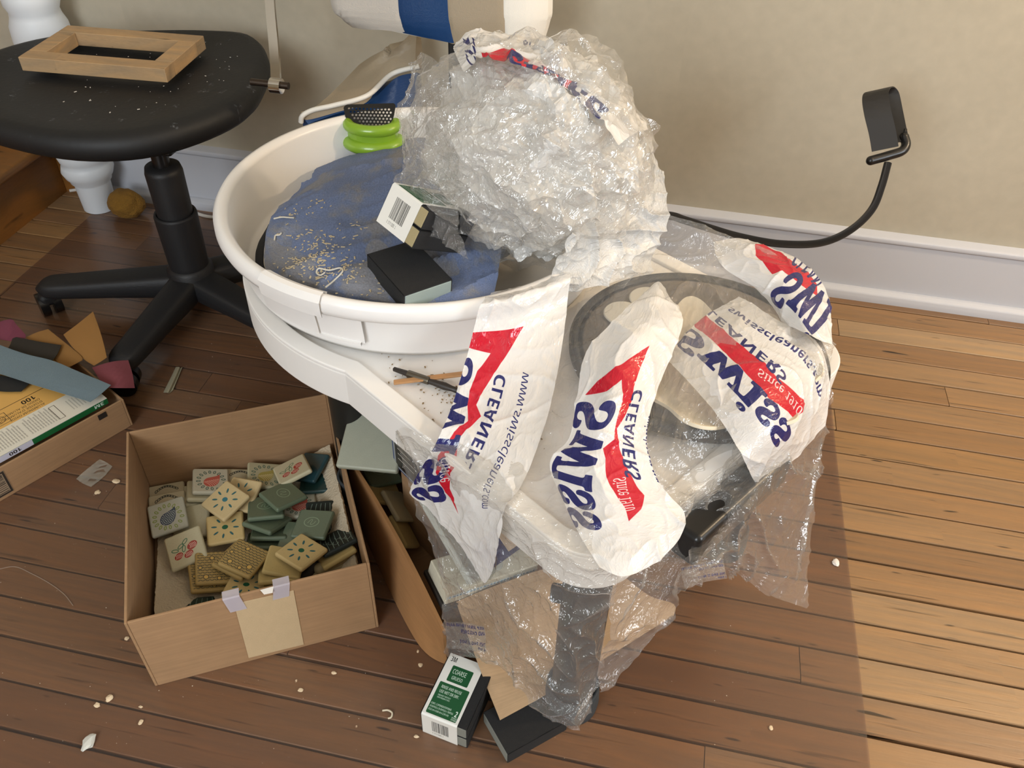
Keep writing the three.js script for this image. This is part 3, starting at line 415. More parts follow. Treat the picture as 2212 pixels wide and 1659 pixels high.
// ---------------------------------------------------------------- folding boat seat behind the wheel
{
  const o = thing('boat_seat', 'white, grey and blue vinyl boat seat standing against the wall behind the wheel', 'seat', [-0.47, 0, 0.2]);
  const q = (p) => [p[0] + 0.47, p[1], p[2] - 0.2];
  const vinyl = (c) => mat(c, 0.42, { bumpMap: grainBump, bumpScale: 0.0005 });
  const white = vinyl('#e6e2d8'), greyv = vinyl('#b9b2a8'), blue = vinyl('#123a68'), tan = vinyl('#a2937c');
  // padded backrest: slab whose front faces left of the camera, split in upholstered panels
  const panel = (name, m, pts, depth) => { const rows = pts.map(r => r.map(q)); return mesh(name, thicken(sheet(rows, 24, 16, (x, y, z, u, v) => 0.004 * Math.pow(clamp(4 * u * (1 - u)), 0.3)), depth), m, o); };
  const Z = 0.24;
  panel('back_panel', greyv, [[[-0.6159,0.8073,0.255], [-0.5568,0.8102,0.25], [-0.5007,0.8129,0.245]], [[-0.6234,0.64,0.26], [-0.5666,0.6436,0.255], [-0.5068,0.6473,0.25]], [[-0.6113,0.6157,0.26], [-0.5651,0.6119,0.255], [-0.504,0.6095,0.25]], [[-0.5964,0.5993,0.25], [-0.5506,0.5954,0.25], [-0.4987,0.5929,0.245]]], 0.03);
  panel('back_panel', blue, [[[-0.5007,0.8129,0.245], [-0.461,0.8155,0.245], [-0.4231,0.8171,0.24]], [[-0.5068,0.6473,0.25], [-0.4633,0.6472,0.25], [-0.4198,0.6457,0.245]], [[-0.5032,0.6096,0.25], [-0.4582,0.6081,0.25], [-0.4165,0.6064,0.245]], [[-0.4987,0.5929,0.245], [-0.4518,0.5867,0.245], [-0.4107,0.5775,0.24]]], 0.03);
  panel('back_panel', tan, [[[-0.4231,0.8171,0.24], [-0.3713,0.8195,0.235], [-0.3299,0.8213,0.23]], [[-0.4198,0.6457,0.245], [-0.3705,0.6486,0.24], [-0.3233,0.6513,0.235]], [[-0.4157,0.6064,0.245], [-0.3689,0.6132,0.24], [-0.321,0.6201,0.235]], [[-0.4107,0.5775,0.24], [-0.3676,0.5783,0.235], [-0.3196,0.5797,0.23]]], 0.03);
  panel('back_panel', white, [[[-0.3299,0.8213,0.23], [-0.2983,0.8206,0.215], [-0.2704,0.8177,0.19]], [[-0.3233,0.6513,0.235], [-0.2872,0.65,0.22], [-0.2575,0.6452,0.195]], [[-0.321,0.6201,0.235], [-0.2859,0.6146,0.22], [-0.2593,0.6148,0.195]], [[-0.3196,0.5797,0.23], [-0.2916,0.5773,0.215], [-0.2689,0.5794,0.19]]], 0.03);
  mesh('back_shell', thicken(sheet([[[-0.6383,0.7935,0.19], [-0.4525,0.802,0.17], [-0.2789,0.8096,0.15]], [[-0.6462,0.6176,0.19], [-0.4588,0.6118,0.17], [-0.2684,0.6309,0.15]], [[-0.623,0.5779,0.19], [-0.4606,0.5567,0.17], [-0.2774,0.5634,0.15]]].map(r => r.map(q)), 24, 16), 0.05), white, o);
  // seat cushion, blue on the side towards the camera with a cream welt
  panel('cushion_side', blue, [[[-0.519,0.47,0.1277], [-0.5679,0.46,0.1449], [-0.5944,0.448,0.241], [-0.6481,0.437,0.2786], [-0.7002,0.42,0.2968]], [[-0.5133,0.44,0.1518], [-0.5637,0.43,0.1646], [-0.6024,0.42,0.2256], [-0.6593,0.41,0.2581], [-0.7095,0.405,0.2866]], [[-0.5037,0.39,0.1922], [-0.5557,0.385,0.1993], [-0.601,0.38,0.2403], [-0.6602,0.375,0.2668], [-0.7164,0.37,0.2752]]], 0.016).position.y -= 0.010;
  panel('cushion_top', tan, [[[-0.5332,0.53,0.0699], [-0.5636,0.51,0.1172], [-0.584,0.5,0.1312], [-0.6275,0.47,0.112], [-0.6509,0.455,0.1347]], [[-0.5217,0.5,0.1135], [-0.5628,0.49,0.1179], [-0.598,0.47,0.1549], [-0.6478,0.445,0.2134], [-0.6838,0.43,0.2627]], [[-0.5164,0.475,0.1354], [-0.5668,0.463,0.1475], [-0.5923,0.452,0.2457], [-0.6469,0.44,0.281], [-0.7067,0.422,0.2988]]], 0.018);
  mesh('welt', tubeGeo([[-0.5161,0.478,0.1358], [-0.5643,0.466,0.1548], [-0.5897,0.455,0.2524], [-0.6456,0.443,0.2833], [-0.6895,0.432,0.2956], [-0.7051,0.422,0.3027], [-0.709,0.41,0.3022]].map(q), 0.005, 60, 10), white, o);
  mesh('hinge_bracket', rbox(0.03, 0.16, 0.02, 0.004).translate(0.045, 0.5, -0.02), M.blackPlastic, o);
  mesh('pedestal', cyl(0.04, 0.03, 0.36, 0, 32).translate(0.02, 0, 0), mat('#55585a', 0.4, { metalness: 0.6 }), o);
  mesh('cushion_pan', rbox(0.26, 0.03, 0.2, 0.01).translate(-0.04, 0.365, 0.0), M.blackPlastic, o);
}

// ---------------------------------------------------------------- open carton full of hand made tiles
function openBox(t, w, h, d, wall = 0.004, m = M.card) { // walls and bottom as board panels; origin in the middle of the base
  const P = (name, x, y, z, a, b, c) => mesh(name, uvm(rbox(a, b, c, 0.0012, 1), 2.2, x, y).translate(x, y, z), m, t);
  P('bottom_panel', 0, 0.002, 0, w - 0.001, 0.003, d - 0.001); P('side_panel', -w / 2 + wall / 2, h / 2, 0, wall, h, d); P('side_panel', w / 2 - wall / 2, h / 2, 0, wall, h, d);
  P('end_panel', 0, h / 2, -d / 2 + wall / 2, w - wall * 2, h, wall); return P('end_panel', 0, h / 2, d / 2 - wall / 2, w - wall * 2, h, wall);
}
const terry = mat('#c2b49b', 1.0, { bumpMap: terryBump, bumpScale: 0.003, sheen: 0.4 });
{
  const t = thing('cardboard_box', 'open brown carton holding the pile of square tiles', 'box', [-0.548, 0, 1.017], R(30.2)); const w = 0.322, d = 0.368, h = 0.16;
  openBox(t, w, h, d);
  const tapeM = mat('#cfc7cf', 0.35, { transparent: true, opacity: 0.55 }), paper = mat('#c9b08a', 0.6, { map: speck });
  mesh('paper_patch', rbox(0.079, 0.135, 0.0008, 0.0003, 1).rotateZ(R(-2)).translate(0.012, 0.077, d / 2 + 0.0006), paper, t);
  for (const [x, a, l] of [[-0.026, 8, 0.030], [0.040, -10, 0.026]]) { const rows = [[0.0, h + 0.001, -0.012], [0, h + 0.0012, -0.003], [0, h + 0.001, 0.001], [0, h - 0.006, 0.0016], [0, h - l, 0.0016]].map(([, y, z]) => [-0.5, 0, 0.5].map(k => [x + k * 0.022 + (h - y) * Math.tan(R(a)) * 1.0, y, d / 2 + z])); mesh('tape_strip', thicken(sheet(rows, 4, 16), 0.0003), tapeM, t); }
  mesh('torn_paper', thicken(sheet([[[0.012, h + 0.001, 0], [0.03, h + 0.002, 0]], [[0.016, h - 0.003, 0.006], [0.027, h - 0.005, 0.005]]].map(r => r.map(([x, y, z]) => [x, y, d / 2 + z])), 8, 6, (x) => 0.001 * ns(x * 300, 1)), 0.0004), mat('#d8d2c8', 0.8), t);
  // terry towel bedded in the carton, in the box's own axes
  const tw = thing('terry_towel', 'beige terry towel lining the carton under the tiles', 'towel', [-0.548, 0.0045, 1.017], R(30.2));
  const H = [[0.014, 0.016, 0.020, 0.024, 0.020, 0.045], [0.010, 0.004, 0.004, 0.002, 0.002, 0.045], [0.018, 0.003, 0.002, 0.002, 0.004, 0.050], [0.034, 0.004, 0.002, 0.002, 0.004, 0.046], [0.046, 0.016, 0.002, 0.002, 0.006, 0.040], [0.036, 0.020, 0.006, 0.006, 0.010, 0.030]];
  const rows = H.map((r, i) => r.map((y, j) => [(-0.5 + j / 5) * (w - 0.024), y, (-0.5 + i / 5) * (d - 0.024)]));
  mesh('towel_cloth', thicken(sheet(rows, 150, 150, (x, y, z) => 0.005 * fbm(x * 18, z * 18, 2, 3) + 0.0022 * fbm(x * 190, z * 190, 4, 2)), 0.004), terry, tw);
}
// ---- tile designs, drawn flat on the glaze
function design(base, draw, rough = 0.28, speckle = 0.05) {
  const tex = canvasTex(256, 256, (c) => { c.fillStyle = base; c.fillRect(0, 0, 256, 256); const r = rng(base.length * 77 + draw.length); for (let i = 0; i < 500; i++) { c.fillStyle = `rgba(60,50,20,${r() * speckle})`; c.fillRect(r() * 256, r() * 256, 1 + r() * 9, 1 + r() * 9); } c.translate(128, 128); c.scale(1.16, 1.16); c.translate(-128, -128); draw(c, r); });
  return [mat('#ffffff', rough, { map: tex, clearcoat: rough < 0.4 ? 0.6 : 0, clearcoatRoughness: 0.15 }), mat(base, Math.min(0.8, rough + 0.2))];
}
function petal(c, x, y, l, w, a, col, line = true) { c.save(); c.translate(x, y); c.rotate(a); c.beginPath(); c.ellipse(0, 0, l, w, 0, 0, 7); if (line) { c.strokeStyle = col; c.lineWidth = 5; c.stroke(); } else { c.fillStyle = col; c.fill(); } c.restore(); }
const paisley = (leaf, body, kind) => (c) => {
  for (let i = 0; i < 16; i++) { const a = i / 16 * 6.28 + 0.3, k = i < 3 ? 1.18 : 1; petal(c, 128 + Math.cos(a) * 84 * k, 132 + Math.sin(a) * 84 * k, 13, 7, a, leaf); }
  c.beginPath(); c.moveTo(184, 76); c.bezierCurveTo(190, 150, 168, 196, 118, 192); c.bezierCurveTo(70, 186, 70, 124, 112, 108); c.bezierCurveTo(140, 98, 168, 96, 184, 76); c.fillStyle = kind === 'mesh' ? '#3a4a5c' : body; c.fill(); c.lineWidth = 5; c.strokeStyle = kind === 'mesh' ? '#1c2c50' : body; c.stroke();
  c.save(); c.clip(); if (kind === 'mesh') { c.fillStyle = '#b9bfb8'; for (let y = 100; y < 200; y += 13) for (let x = 70 + (y % 2) * 6; x < 190; x += 13) c.fillRect(x, y, 7, 7); } else { c.strokeStyle = 'rgba(255,235,215,0.6)'; c.lineWidth = 4; for (let k = 0; k < 9; k++) { c.beginPath(); c.arc(60 + k * 14, 215 - k * 4, 70, -1.4, -0.2); c.stroke(); } } c.restore();
};
const sun = (core) => (c) => { for (let i = 0; i < 8; i++) { const a = i / 8 * 6.28 + 0.2; petal(c, 128 + Math.cos(a) * 72, 128 + Math.sin(a) * 72, 19, 7, a, '#2d5f63', false); } c.fillStyle = core; c.beginPath(); c.ellipse(128, 128, 20, 18, 0, 0, 7); c.fill(); };
const cherries = (c) => { for (const [x, y, a, b] of [[78, 168, 30, 22], [142, 178, 32, 22], [176, 128, 36, 26]]) { c.fillStyle = '#9c3226'; c.beginPath(); c.ellipse(x, y, a, b, -0.4, 0, 7); c.fill(); c.strokeStyle = '#e6c8b8'; c.lineWidth = 3; for (let k = -2; k <= 2; k++) { c.beginPath(); c.arc(x + k * 9 - 14, y, b * 0.8, -0.9, 0.9); c.stroke(); } } for (const [x, y, a] of [[62, 124, 0.3], [104, 106, -0.5], [136, 84, -0.7], [120, 130, -1.3]]) petal(c, x, y, 22, 10, a, '#3d6b4e'); };
const stamp = (c) => { c.strokeStyle = '#7f9478'; c.lineWidth = 6; c.beginPath(); c.ellipse(120, 120, 50, 40, 0, 0, 7); c.stroke(); c.lineWidth = 5; c.beginPath(); c.moveTo(96, 132); c.bezierCurveTo(110, 84, 130, 92, 118, 124); c.bezierCurveTo(110, 150, 140, 152, 146, 110); c.stroke(); };
const comb = (c) => { c.strokeStyle = '#4b4534'; c.lineWidth = 5; for (let y = 10, k = 0; y < 256; y += 19, k++) for (let x = 8 + (k % 2) * 14; x < 256; x += 28) { c.beginPath(); c.ellipse(x, y, 12, 9, 0, 0.2, 3.0); c.stroke(); } c.fillStyle = '#caa558'; for (const [x, y, q] of [[70, 200, 16], [150, 214, 13], [200, 180, 18], [110, 60, 14], [36, 130, 12]]) { c.beginPath(); c.arc(x, y, q, 0, 7); c.fill(); c.stroke(); } };
const leafy = (c) => { for (let i = 0; i < 9; i++) petal(c, 60 + i * 17, 70 - Math.sin(i / 8 * 3.14) * 34, 13, 7, -1.2 + i * 0.25, '#2b3430'); };
const vines = (c) => { c.strokeStyle = '#7c8f85'; c.lineWidth = 4; for (let k = 0; k < 7; k++) { c.beginPath(); c.moveTo(20 + k * 34, 250); c.bezierCurveTo(40 + k * 30, 180, 10 + k * 38, 120, 50 + k * 30, 30); c.stroke(); c.beginPath(); c.arc(60 + k * 28, 120 + (k % 3) * 30, 18, 0, 4); c.stroke(); } };
const D = {
  blueP: design('#b4b5a6', paisley('#7d8f35', '#33405c', 'mesh')), redP: design('#bdb9a4', paisley('#2b5148', '#b8574a')), yelP: design('#b0ab8c', paisley('#2f5a50', '#a59a52')), cherry: design('#bcb596', cherries),
  sunT: design('#c6b184', sun('#33707a'), 0.55), sunG: design('#c8b07a', sun('#1f5c40'), 0.5), green: design('#5f6d58', stamp, 0.25), plainG: design('#626f5a', () => {}, 0.25), teal: design('#23444a', () => {}, 0.25),
  tealT: design('#21403f', (c) => { c.fillStyle = '#3f6a64'; c.font = 'bold 42px serif'; c.save(); c.translate(190, 30); c.rotate(1.57); c.fillText('KOSTOV', 0, 0); c.restore(); c.strokeStyle = '#16302f'; c.lineWidth = 7; c.beginPath(); c.moveTo(60, 30); c.bezierCurveTo(90, 130, 20, 150, 50, 230); c.stroke(); }, 0.3),
  comb: design('#a68c54', comb, 0.45), plain: design('#bfa970', () => {}, 0.7), leaf: design('#b5ac90', leafy), black: design('#202825', vines, 0.45), darkG: design('#1d3328', vines, 0.35), pale: design('#b9b294', () => {}, 0.3),
};
const tileBody = rbox(0.058, 0.009, 0.058, 0.004, 3), tileFace = (() => { const s = new THREE.Shape(), a = 0.0262, r = 0.005; s.moveTo(-a + r, -a); s.lineTo(a - r, -a); s.absarc(a - r, -a + r, r, -Math.PI / 2, 0); s.lineTo(a, a - r); s.absarc(a - r, a - r, r, 0, Math.PI / 2); s.lineTo(-a + r, a); s.absarc(-a + r, a - r, r, Math.PI / 2, Math.PI); s.lineTo(-a, -a + r); s.absarc(-a + r, -a + r, r, Math.PI, Math.PI * 1.5); const g = new THREE.ShapeGeometry(s, 6), p = g.attributes.position, u = g.attributes.uv; for (let i = 0; i < p.count; i++) u.setXY(i, p.getX(i) / (2 * a) + 0.5, p.getY(i) / (2 * a) + 0.5); g.rotateX(-Math.PI / 2); g.translate(0, 0.00012, 0); return g; })();
tileBody.translate(0, -0.0045, 0);
function tileThing(kind, label, q, group, lift = 0) { const t = thing('ceramic_tile', label, 'tile', [0, 0, 0], 0, group); place(t, q); t.position.y += lift; const [face, edge] = D[kind]; mesh('clay_body', tileBody, edge, t); mesh('glazed_face', tileFace, face, t); return t; }
const G1 = 'tiles in the open carton';
for (const [kind, label, q] of [
  ['leaf', 'pale tile with dark leaf rim, lowest in the stack under the blue paisley tile', {p:[-0.7335,0.0338,0.9558],q:[0.0299,0.2695,-0.0357,0.9619]}],
  ['leaf', 'pale tile with dark leaf rim directly under the blue paisley tile', {p:[-0.7141,0.0458,0.9846],q:[0.052,0.2593,-0.0332,0.9638]}],
  ['blueP', 'white glazed tile with dark blue dotted paisley and green leaves', {p:[-0.6963,0.0578,1.011],q:[0.1373,0.284,0.0169,0.9488]}],
  ['pale', 'plain pale tile, bottom of the stack under the red paisley tile', {p:[-0.6774,0.0338,0.939],q:[-0.1595,0.2544,-0.123,0.9459]}],
  ['pale', 'plain pale tile directly under the red paisley tile', {p:[-0.6714,0.046,0.9362],q:[-0.1546,0.2388,-0.0974,0.9537]}],
  ['redP', 'white glazed tile with red paisley inside a ring of dark leaves', {p:[-0.6645,0.0577,0.9238],q:[-0.0527,0.2318,-0.1213,0.9637]}],
  ['leaf', 'pale tile with leaf rim between the red and the yellow paisley tiles', {p:[-0.6264,0.0386,0.8986],q:[-0.0374,0.2265,-0.1335,0.9641]}],
  ['sunT', 'cream tile with teal sun, half covered by another teal sun tile', {p:[-0.6056,0.0554,0.939],q:[0.1376,-0.0385,0.0725,0.9871]}],
  ['sunT', 'cream tile with teal sun lying over another sun tile', {p:[-0.6157,0.0695,0.9666],q:[0.078,-0.2083,0.0221,0.9747]}],
  ['sunG', 'cream tile with green centred sun beside the cherry tile', {p:[-0.6009,0.0498,1.0051],q:[0.0237,0.2454,-0.0199,0.9689]}],
  ['yelP', 'pale tile with yellow green paisley next to the red cherries tile', {p:[-0.5886,0.0454,0.8817],q:[-0.045,0.2053,-0.1448,0.9669]}],
  ['teal', 'dark teal glazed tile tucked behind the upper cherries tile', {p:[-0.5246,0.0431,0.8452],q:[0.1073,-0.0944,0.1976,0.9698]}],
  ['cherry', 'pale tile with three red cherries touching the dark teal tile', {p:[-0.542,0.0618,0.8723],q:[-0.0776,0.3386,0.1248,0.9294]}],
  ['tealT', 'dark teal tile with raised lettering at the back corner of the carton', {p:[-0.5045,0.0336,0.8607],q:[0.0023,0.1349,0.0284,0.9904]}],
  ['redP', 'tile with red paisley mostly hidden under green stamped tiles', {p:[-0.514,0.0292,0.9189],q:[-0.0651,0.2277,-0.0642,0.9694]}],
  ['plainG', 'grey green tile, lowest of the green stack', {p:[-0.5403,0.0256,0.9964],q:[-0.2527,0.1802,-0.0328,0.95]}],
  ['plainG', 'grey green tile, second from the bottom of the green stack', {p:[-0.5365,0.0357,0.9823],q:[-0.2227,0.1772,-0.0174,0.9585]}],
  ['plainG', 'grey green tile without stamp on top of two others', {p:[-0.5428,0.0476,0.974],q:[-0.1975,-0.1104,0.0226,0.9738]}],
  ['green', 'green tile with oval stamp overlapped by another stamped tile', {p:[-0.5517,0.0571,0.9551],q:[-0.1157,0.2152,-0.0208,0.9695]}],
  ['green', 'green tile with oval stamp lying highest of the green stack', {p:[-0.5305,0.0674,0.9326],q:[-0.1027,-0.2837,0.0234,0.9531]}],
  ['black', 'black tile with fine scrolled lines beside the towel edge', {p:[-0.4587,0.0395,0.9391],q:[0.0902,0.218,-0.0942,0.9672]}],
  ['plainG', 'green tile peeking from under the single stamped tile', {p:[-0.4832,0.0409,0.9895],q:[-0.0003,0.0415,-0.001,0.9991]}],
  ['green', 'green tile with oval stamp lying on the black scrolled tile', {p:[-0.4643,0.0597,0.9729],q:[-0.0082,0.0406,0.0466,0.9981]}],
  ['plain', 'blank cream tile, bottom of the stack under the blank ones', {p:[-0.4845,0.0335,1.0771],q:[-0.2498,0.2494,-0.0091,0.9356]}],
  ['plain', 'blank cream tile, middle of the blank stack', {p:[-0.4871,0.0458,1.0613],q:[-0.2077,0.2211,-0.0346,0.9522]}],
  ['plain', 'blank cream tile directly under the green centred sun tile', {p:[-0.4782,0.0573,1.0497],q:[-0.0904,0.0969,-0.1225,0.9836]}],
  ['sunG', 'cream tile with green centred sun on top of blank tiles', {p:[-0.4553,0.0715,1.0354],q:[-0.0817,-0.191,0.0018,0.9782]}],
  ['pale', 'pale tile mostly under the paisley and cherry tiles', {p:[-0.6692,0.0344,0.9948],q:[0.1891,0.1416,0.0443,0.9707]}],
  ['cherry', 'pale tile with three red cherries lying on the towel fold', {p:[-0.6393,0.0555,1.0607],q:[0.1689,0.3039,0.0575,0.9358]}],
  ['comb', 'tan honeycomb relief tile, lowest of the honeycomb stack', {p:[-0.5898,0.0357,1.0868],q:[-0.0302,0.2797,-0.1658,0.9452]}],
  ['comb', 'tan honeycomb relief tile in the middle of the stack', {p:[-0.5818,0.0473,1.0778],q:[0.0135,0.2395,-0.139,0.9608]}],
  ['comb', 'tan honeycomb relief tile just below the topmost one', {p:[-0.5497,0.0556,1.0619],q:[-0.0808,-0.1092,-0.043,0.9898]}],
  ['comb', 'tan honeycomb relief tile, topmost of its stack', {p:[-0.5375,0.0654,1.0627],q:[-0.0545,-0.0741,-0.0763,0.9928]}],
  ['sunG', 'cream sun tile half hidden behind the taped front wall', {p:[-0.5239,0.0426,1.0943],q:[-0.1337,0.0578,-0.0496,0.9881]}],
  ['darkG', 'dark green vine tile alone at the front corner of the carton', {p:[-0.5877,0.0279,1.1393],q:[-0.217,0.2505,-0.052,0.942]}],
  ['black', 'black faced tile leaning at the right wall of the carton', {p:[-0.4201,0.051,0.9891],q:[-0.1795,0.3456,0.1238,0.9127]}],
  ['plain', 'cream tile with orange edge leaning at the right wall of the carton', {p:[-0.4155,0.0433,1.0065],q:[-0.2044,0.3537,0.1639,0.8979]}],
]) tileThing(kind, label, q, G1);
// rolled clay pieces in the corner of the carton
for (const [pts, col, label] of [
  [[[-0.4306,0.034,1.0364], [-0.4155,0.036,1.0254], [-0.4005,0.04,1.0132], [-0.3922,0.045,1.0032]], '#a39572', 'upper grey cream clay roll in the corner of the carton'],
  [[[-0.434,0.022,1.0435], [-0.4146,0.024,1.0315], [-0.3967,0.028,1.0168], [-0.39,0.03,1.0031]], '#9a8c6a', 'lower grey cream clay roll in the corner of the carton'],
  [[[-0.4545,0.026,1.052], [-0.4464,0.03,1.0442], [-0.4414,0.033,1.0327]], '#2a2622', 'dark clay roll beside the blank cream tiles']]) { const g = tubeGeo(pts, 0.009, 24, 12); const e = [pts[0], pts[pts.length - 1]].map(p => new THREE.SphereGeometry(0.009, 14, 10).translate(...p)); const m = mesh('clay_roll', merged([g, ...e]), mat(col, 0.7)); seat(m); tag(m, label, 'clay roll'); }
// ---------------------------------------------------------------- second carton under the table and what stands in it
{
  const base = [-0.245, 0, 0.93], t = thing('cardboard_box', 'carton with a loose brown side flap under the wheel table', 'box', base);
  const L = (p) => [p[0] - base[0], p[1], p[2] - base[2]];
  mesh('side_flap', thicken(sheet([[[-0.4173,0.15,0.9035], [-0.3454,0.15,0.9796], [-0.2639,0.14,1.0702], [-0.2017,0.085,1.1292]], [[-0.4258,0.07,0.8929], [-0.3602,0.07,0.9718], [-0.2759,0.065,1.068], [-0.2015,0.045,1.129]], [[-0.4269,0.003,0.8865], [-0.3615,0.003,0.9759], [-0.2491,0.003,1.1084], [-0.1946,0.003,1.1333]]].map(r => r.map(L)), 30, 10), 0.005), mat('#a5794c', 0.85, { map: fluteTex }), t);
  mesh('bottom_panel', thicken(sheet([[[-0.4265,0.004,0.8873], [-0.2926,0.004,0.727]], [[-0.2489,0.004,1.109], [-0.1003,0.004,0.9849]]].map(r => r.map(L)), 4, 4), 0.004), M.card, t);
  mesh('side_panel', thicken(sheet([[[-0.2586,0.16,0.8444], [-0.1042,0.13,0.992]], [[-0.2921,0.006,0.7288], [-0.1001,0.006,0.9862]]].map(r => r.map(L)), 6, 4), 0.004), M.card, t);
  mesh('end_panel', thicken(sheet([[[-0.4176,0.15,0.8984], [-0.2662,0.15,0.8309]], [[-0.4249,0.006,0.8866], [-0.2944,0.006,0.727]]].map(r => r.map(L)), 6, 4), 0.004), M.card, t);
}
const G2 = 'tiles in the carton under the table';
for (const [kind, label, px] of [['green', 'green tile on top of cream ones in the flap carton', {p:[-0.3782,0.1031,0.8764],q:[0.0239,0.3512,-0.1446,0.9248],s:0.643}], ['plain', 'cream tile under the green tile in the flap carton', {p:[-0.3621,0.0888,0.9025],q:[-0.0603,0.2921,-0.3132,0.9016],s:0.763}], ['pale', 'pale tile standing behind the brown side flap', {p:[-0.3317,0.0802,0.921],q:[-0.0179,0.4065,-0.4317,0.805],s:1.039}], ['plain', 'cream tile low behind the brown side flap', {p:[-0.3144,0.0564,0.951],q:[-0.0078,0.4241,-0.5013,0.7542],s:1.416}]]) tileThing(kind, label, px, G2);
const slab = (label, q, w, h, d, col, extra) => { const t = thing('stone_slab', label, 'slab'); place(t, q); mesh('slab_body', rbox(w, h, d, 0.004, 3).translate(0, -h / 2, 0), mat(col, 0.4, { map: speck, ...extra }), t); return t; };
slab('pale grey marble slab with white edge leaning under the wheel table', {p:[-0.3766,0.1977,0.8976],q:[0.2054,0.0107,0.0584,0.9769],s:0.616}, 0.10, 0.012, 0.10, '#a9ac9b');
slab('grey marble slab seen through the plastic beside the flap carton', {p:[-0.2037,0.1591,0.999],q:[0.0728,0.4271,-0.3084,0.8469],s:0.830}, 0.10, 0.012, 0.16, '#b4b8b0');
{
  const q = {p:[-0.1657,0.124,1.0301],q:[0.0176,0.3437,-0.1013,0.9334],s:0.801}, t = thing('paper_pad', 'thick white paper pad with blue printed band under the table corner', 'pad'); place(t, q); t.translateY(-0.03);
  mesh('page_block', rbox(0.15, 0.028, 0.06, 0.002).translate(0, 0.015, 0), mat('#d3d0bf', 0.8, { map: fluteTex }), t);
  mesh('printed_band', rbox(0.149, 0.006, 0.0008, 0.0003, 1).translate(0, 0.018, 0.0306), mat('#ffffff', 0.5, { map: canvasTex(512, 32, (c) => { c.fillStyle = '#cfd6d2'; c.fillRect(0, 0, 512, 32); c.fillStyle = '#3d7fa8'; for (let i = 0; i < 26; i++) c.fillRect(10 + i * 19, 8, 8 + (i * 7) % 9, 14); }) }), t);
  mesh('dark_base_board', rbox(0.156, 0.01, 0.07, 0.002).translate(0, -0.006, 0), mat('#2b2723', 0.7), t);
}
{
  const q = {p:[-0.1295,0.1899,1.0267],q:[0.1236,0.4736,-0.2846,0.8243],s:0.983}, t = thing('blue_carton', 'small dark blue carton on the white paper pad', 'box'); place(t, q); mesh('carton_body', rbox(0.046, 0.05, 0.042, 0.001, 1).translate(0, -0.025, 0), mat('#1d2656', 0.4), t); mesh('carton_flap', rbox(0.02, 0.0012, 0.03, 0.0004, 1).translate(-0.014, 0.0008, 0), mat('#c7b39c', 0.6), t);
}
{
  const p = [-0.3134,0.25,0.9521], t = thing('supply_box', 'blue edged box with black printed label under the wheel table', 'box', [p[0] + 0.035, 0.175, p[2] - 0.035], R(-38));
  mesh('box_body', rbox(0.086, 0.10, 0.08, 0.003).translate(0, 0.05, 0), mat('#12356e', 0.45), t);
  mesh('printed_label', rbox(0.074, 0.088, 0.001, 0.0004, 1).translate(0, 0.05, 0.0404), mat('#ffffff', 0.4, { map: canvasTex(256, 320, (c) => { c.fillStyle = '#8f9396'; c.fillRect(0, 0, 256, 320); c.fillStyle = '#24211e'; c.fillRect(16, 14, 226, 292); c.fillStyle = '#a8a49a'; for (let i = 0; i < 5; i++) c.fillRect(40, 70 + i * 40, 90 + (i * 53) % 80, 8); c.fillStyle = '#d8d4c8'; c.fillRect(40, 34, 100, 14); }) }), t);
}
{ // plain carton that carries the blue box
  const p = [-0.3134,0.25,0.9521], t = thing('cardboard_box', 'closed plain carton supporting the blue edged box under the table', 'box', [p[0] + 0.045, 0.008, p[2] - 0.045], R(-38));
  mesh('carton_body', uvm(rbox(0.09, 0.165, 0.085, 0.002, 1), 2).translate(0, 0.0825, 0), M.card, t); mesh('closing_tape', rbox(0.0902, 0.0006, 0.03, 0.0002, 1).translate(0, 0.1654, 0), mat('#a8895f', 0.4), t);
}
{ // sheet of brown packing paper beside the leg
  const m = mesh('kraft_paper', thicken(sheet([[[-0.195,0.1,1.0899], [-0.139,0.11,1.0537], [-0.0657,0.115,1.0099], [0.0211,0.1,0.983]], [[-0.1593,0.07,1.1385], [-0.0996,0.08,1.1088], [-0.0222,0.085,1.0559], [0.0742,0.07,0.9953]], [[-0.1307,0.045,1.1751], [-0.0718,0.05,1.1433], [0.0111,0.05,1.08], [0.115,0.045,0.9853]], [[-0.1026,0.027,1.2113], [-0.0476,0.03,1.1621], [0.0274,0.03,1.0869], [0.118,0.03,0.9952]]], 40, 40, (x, y, z) => 0.004 * fbm(x * 12, y * 4, z * 12, 3)), 0.0008), mat('#b79a78', 0.85, { map: fluteTex })); seat(m); tag(m, 'large sheet of brown packing paper slumped around the table leg', 'paper');
}

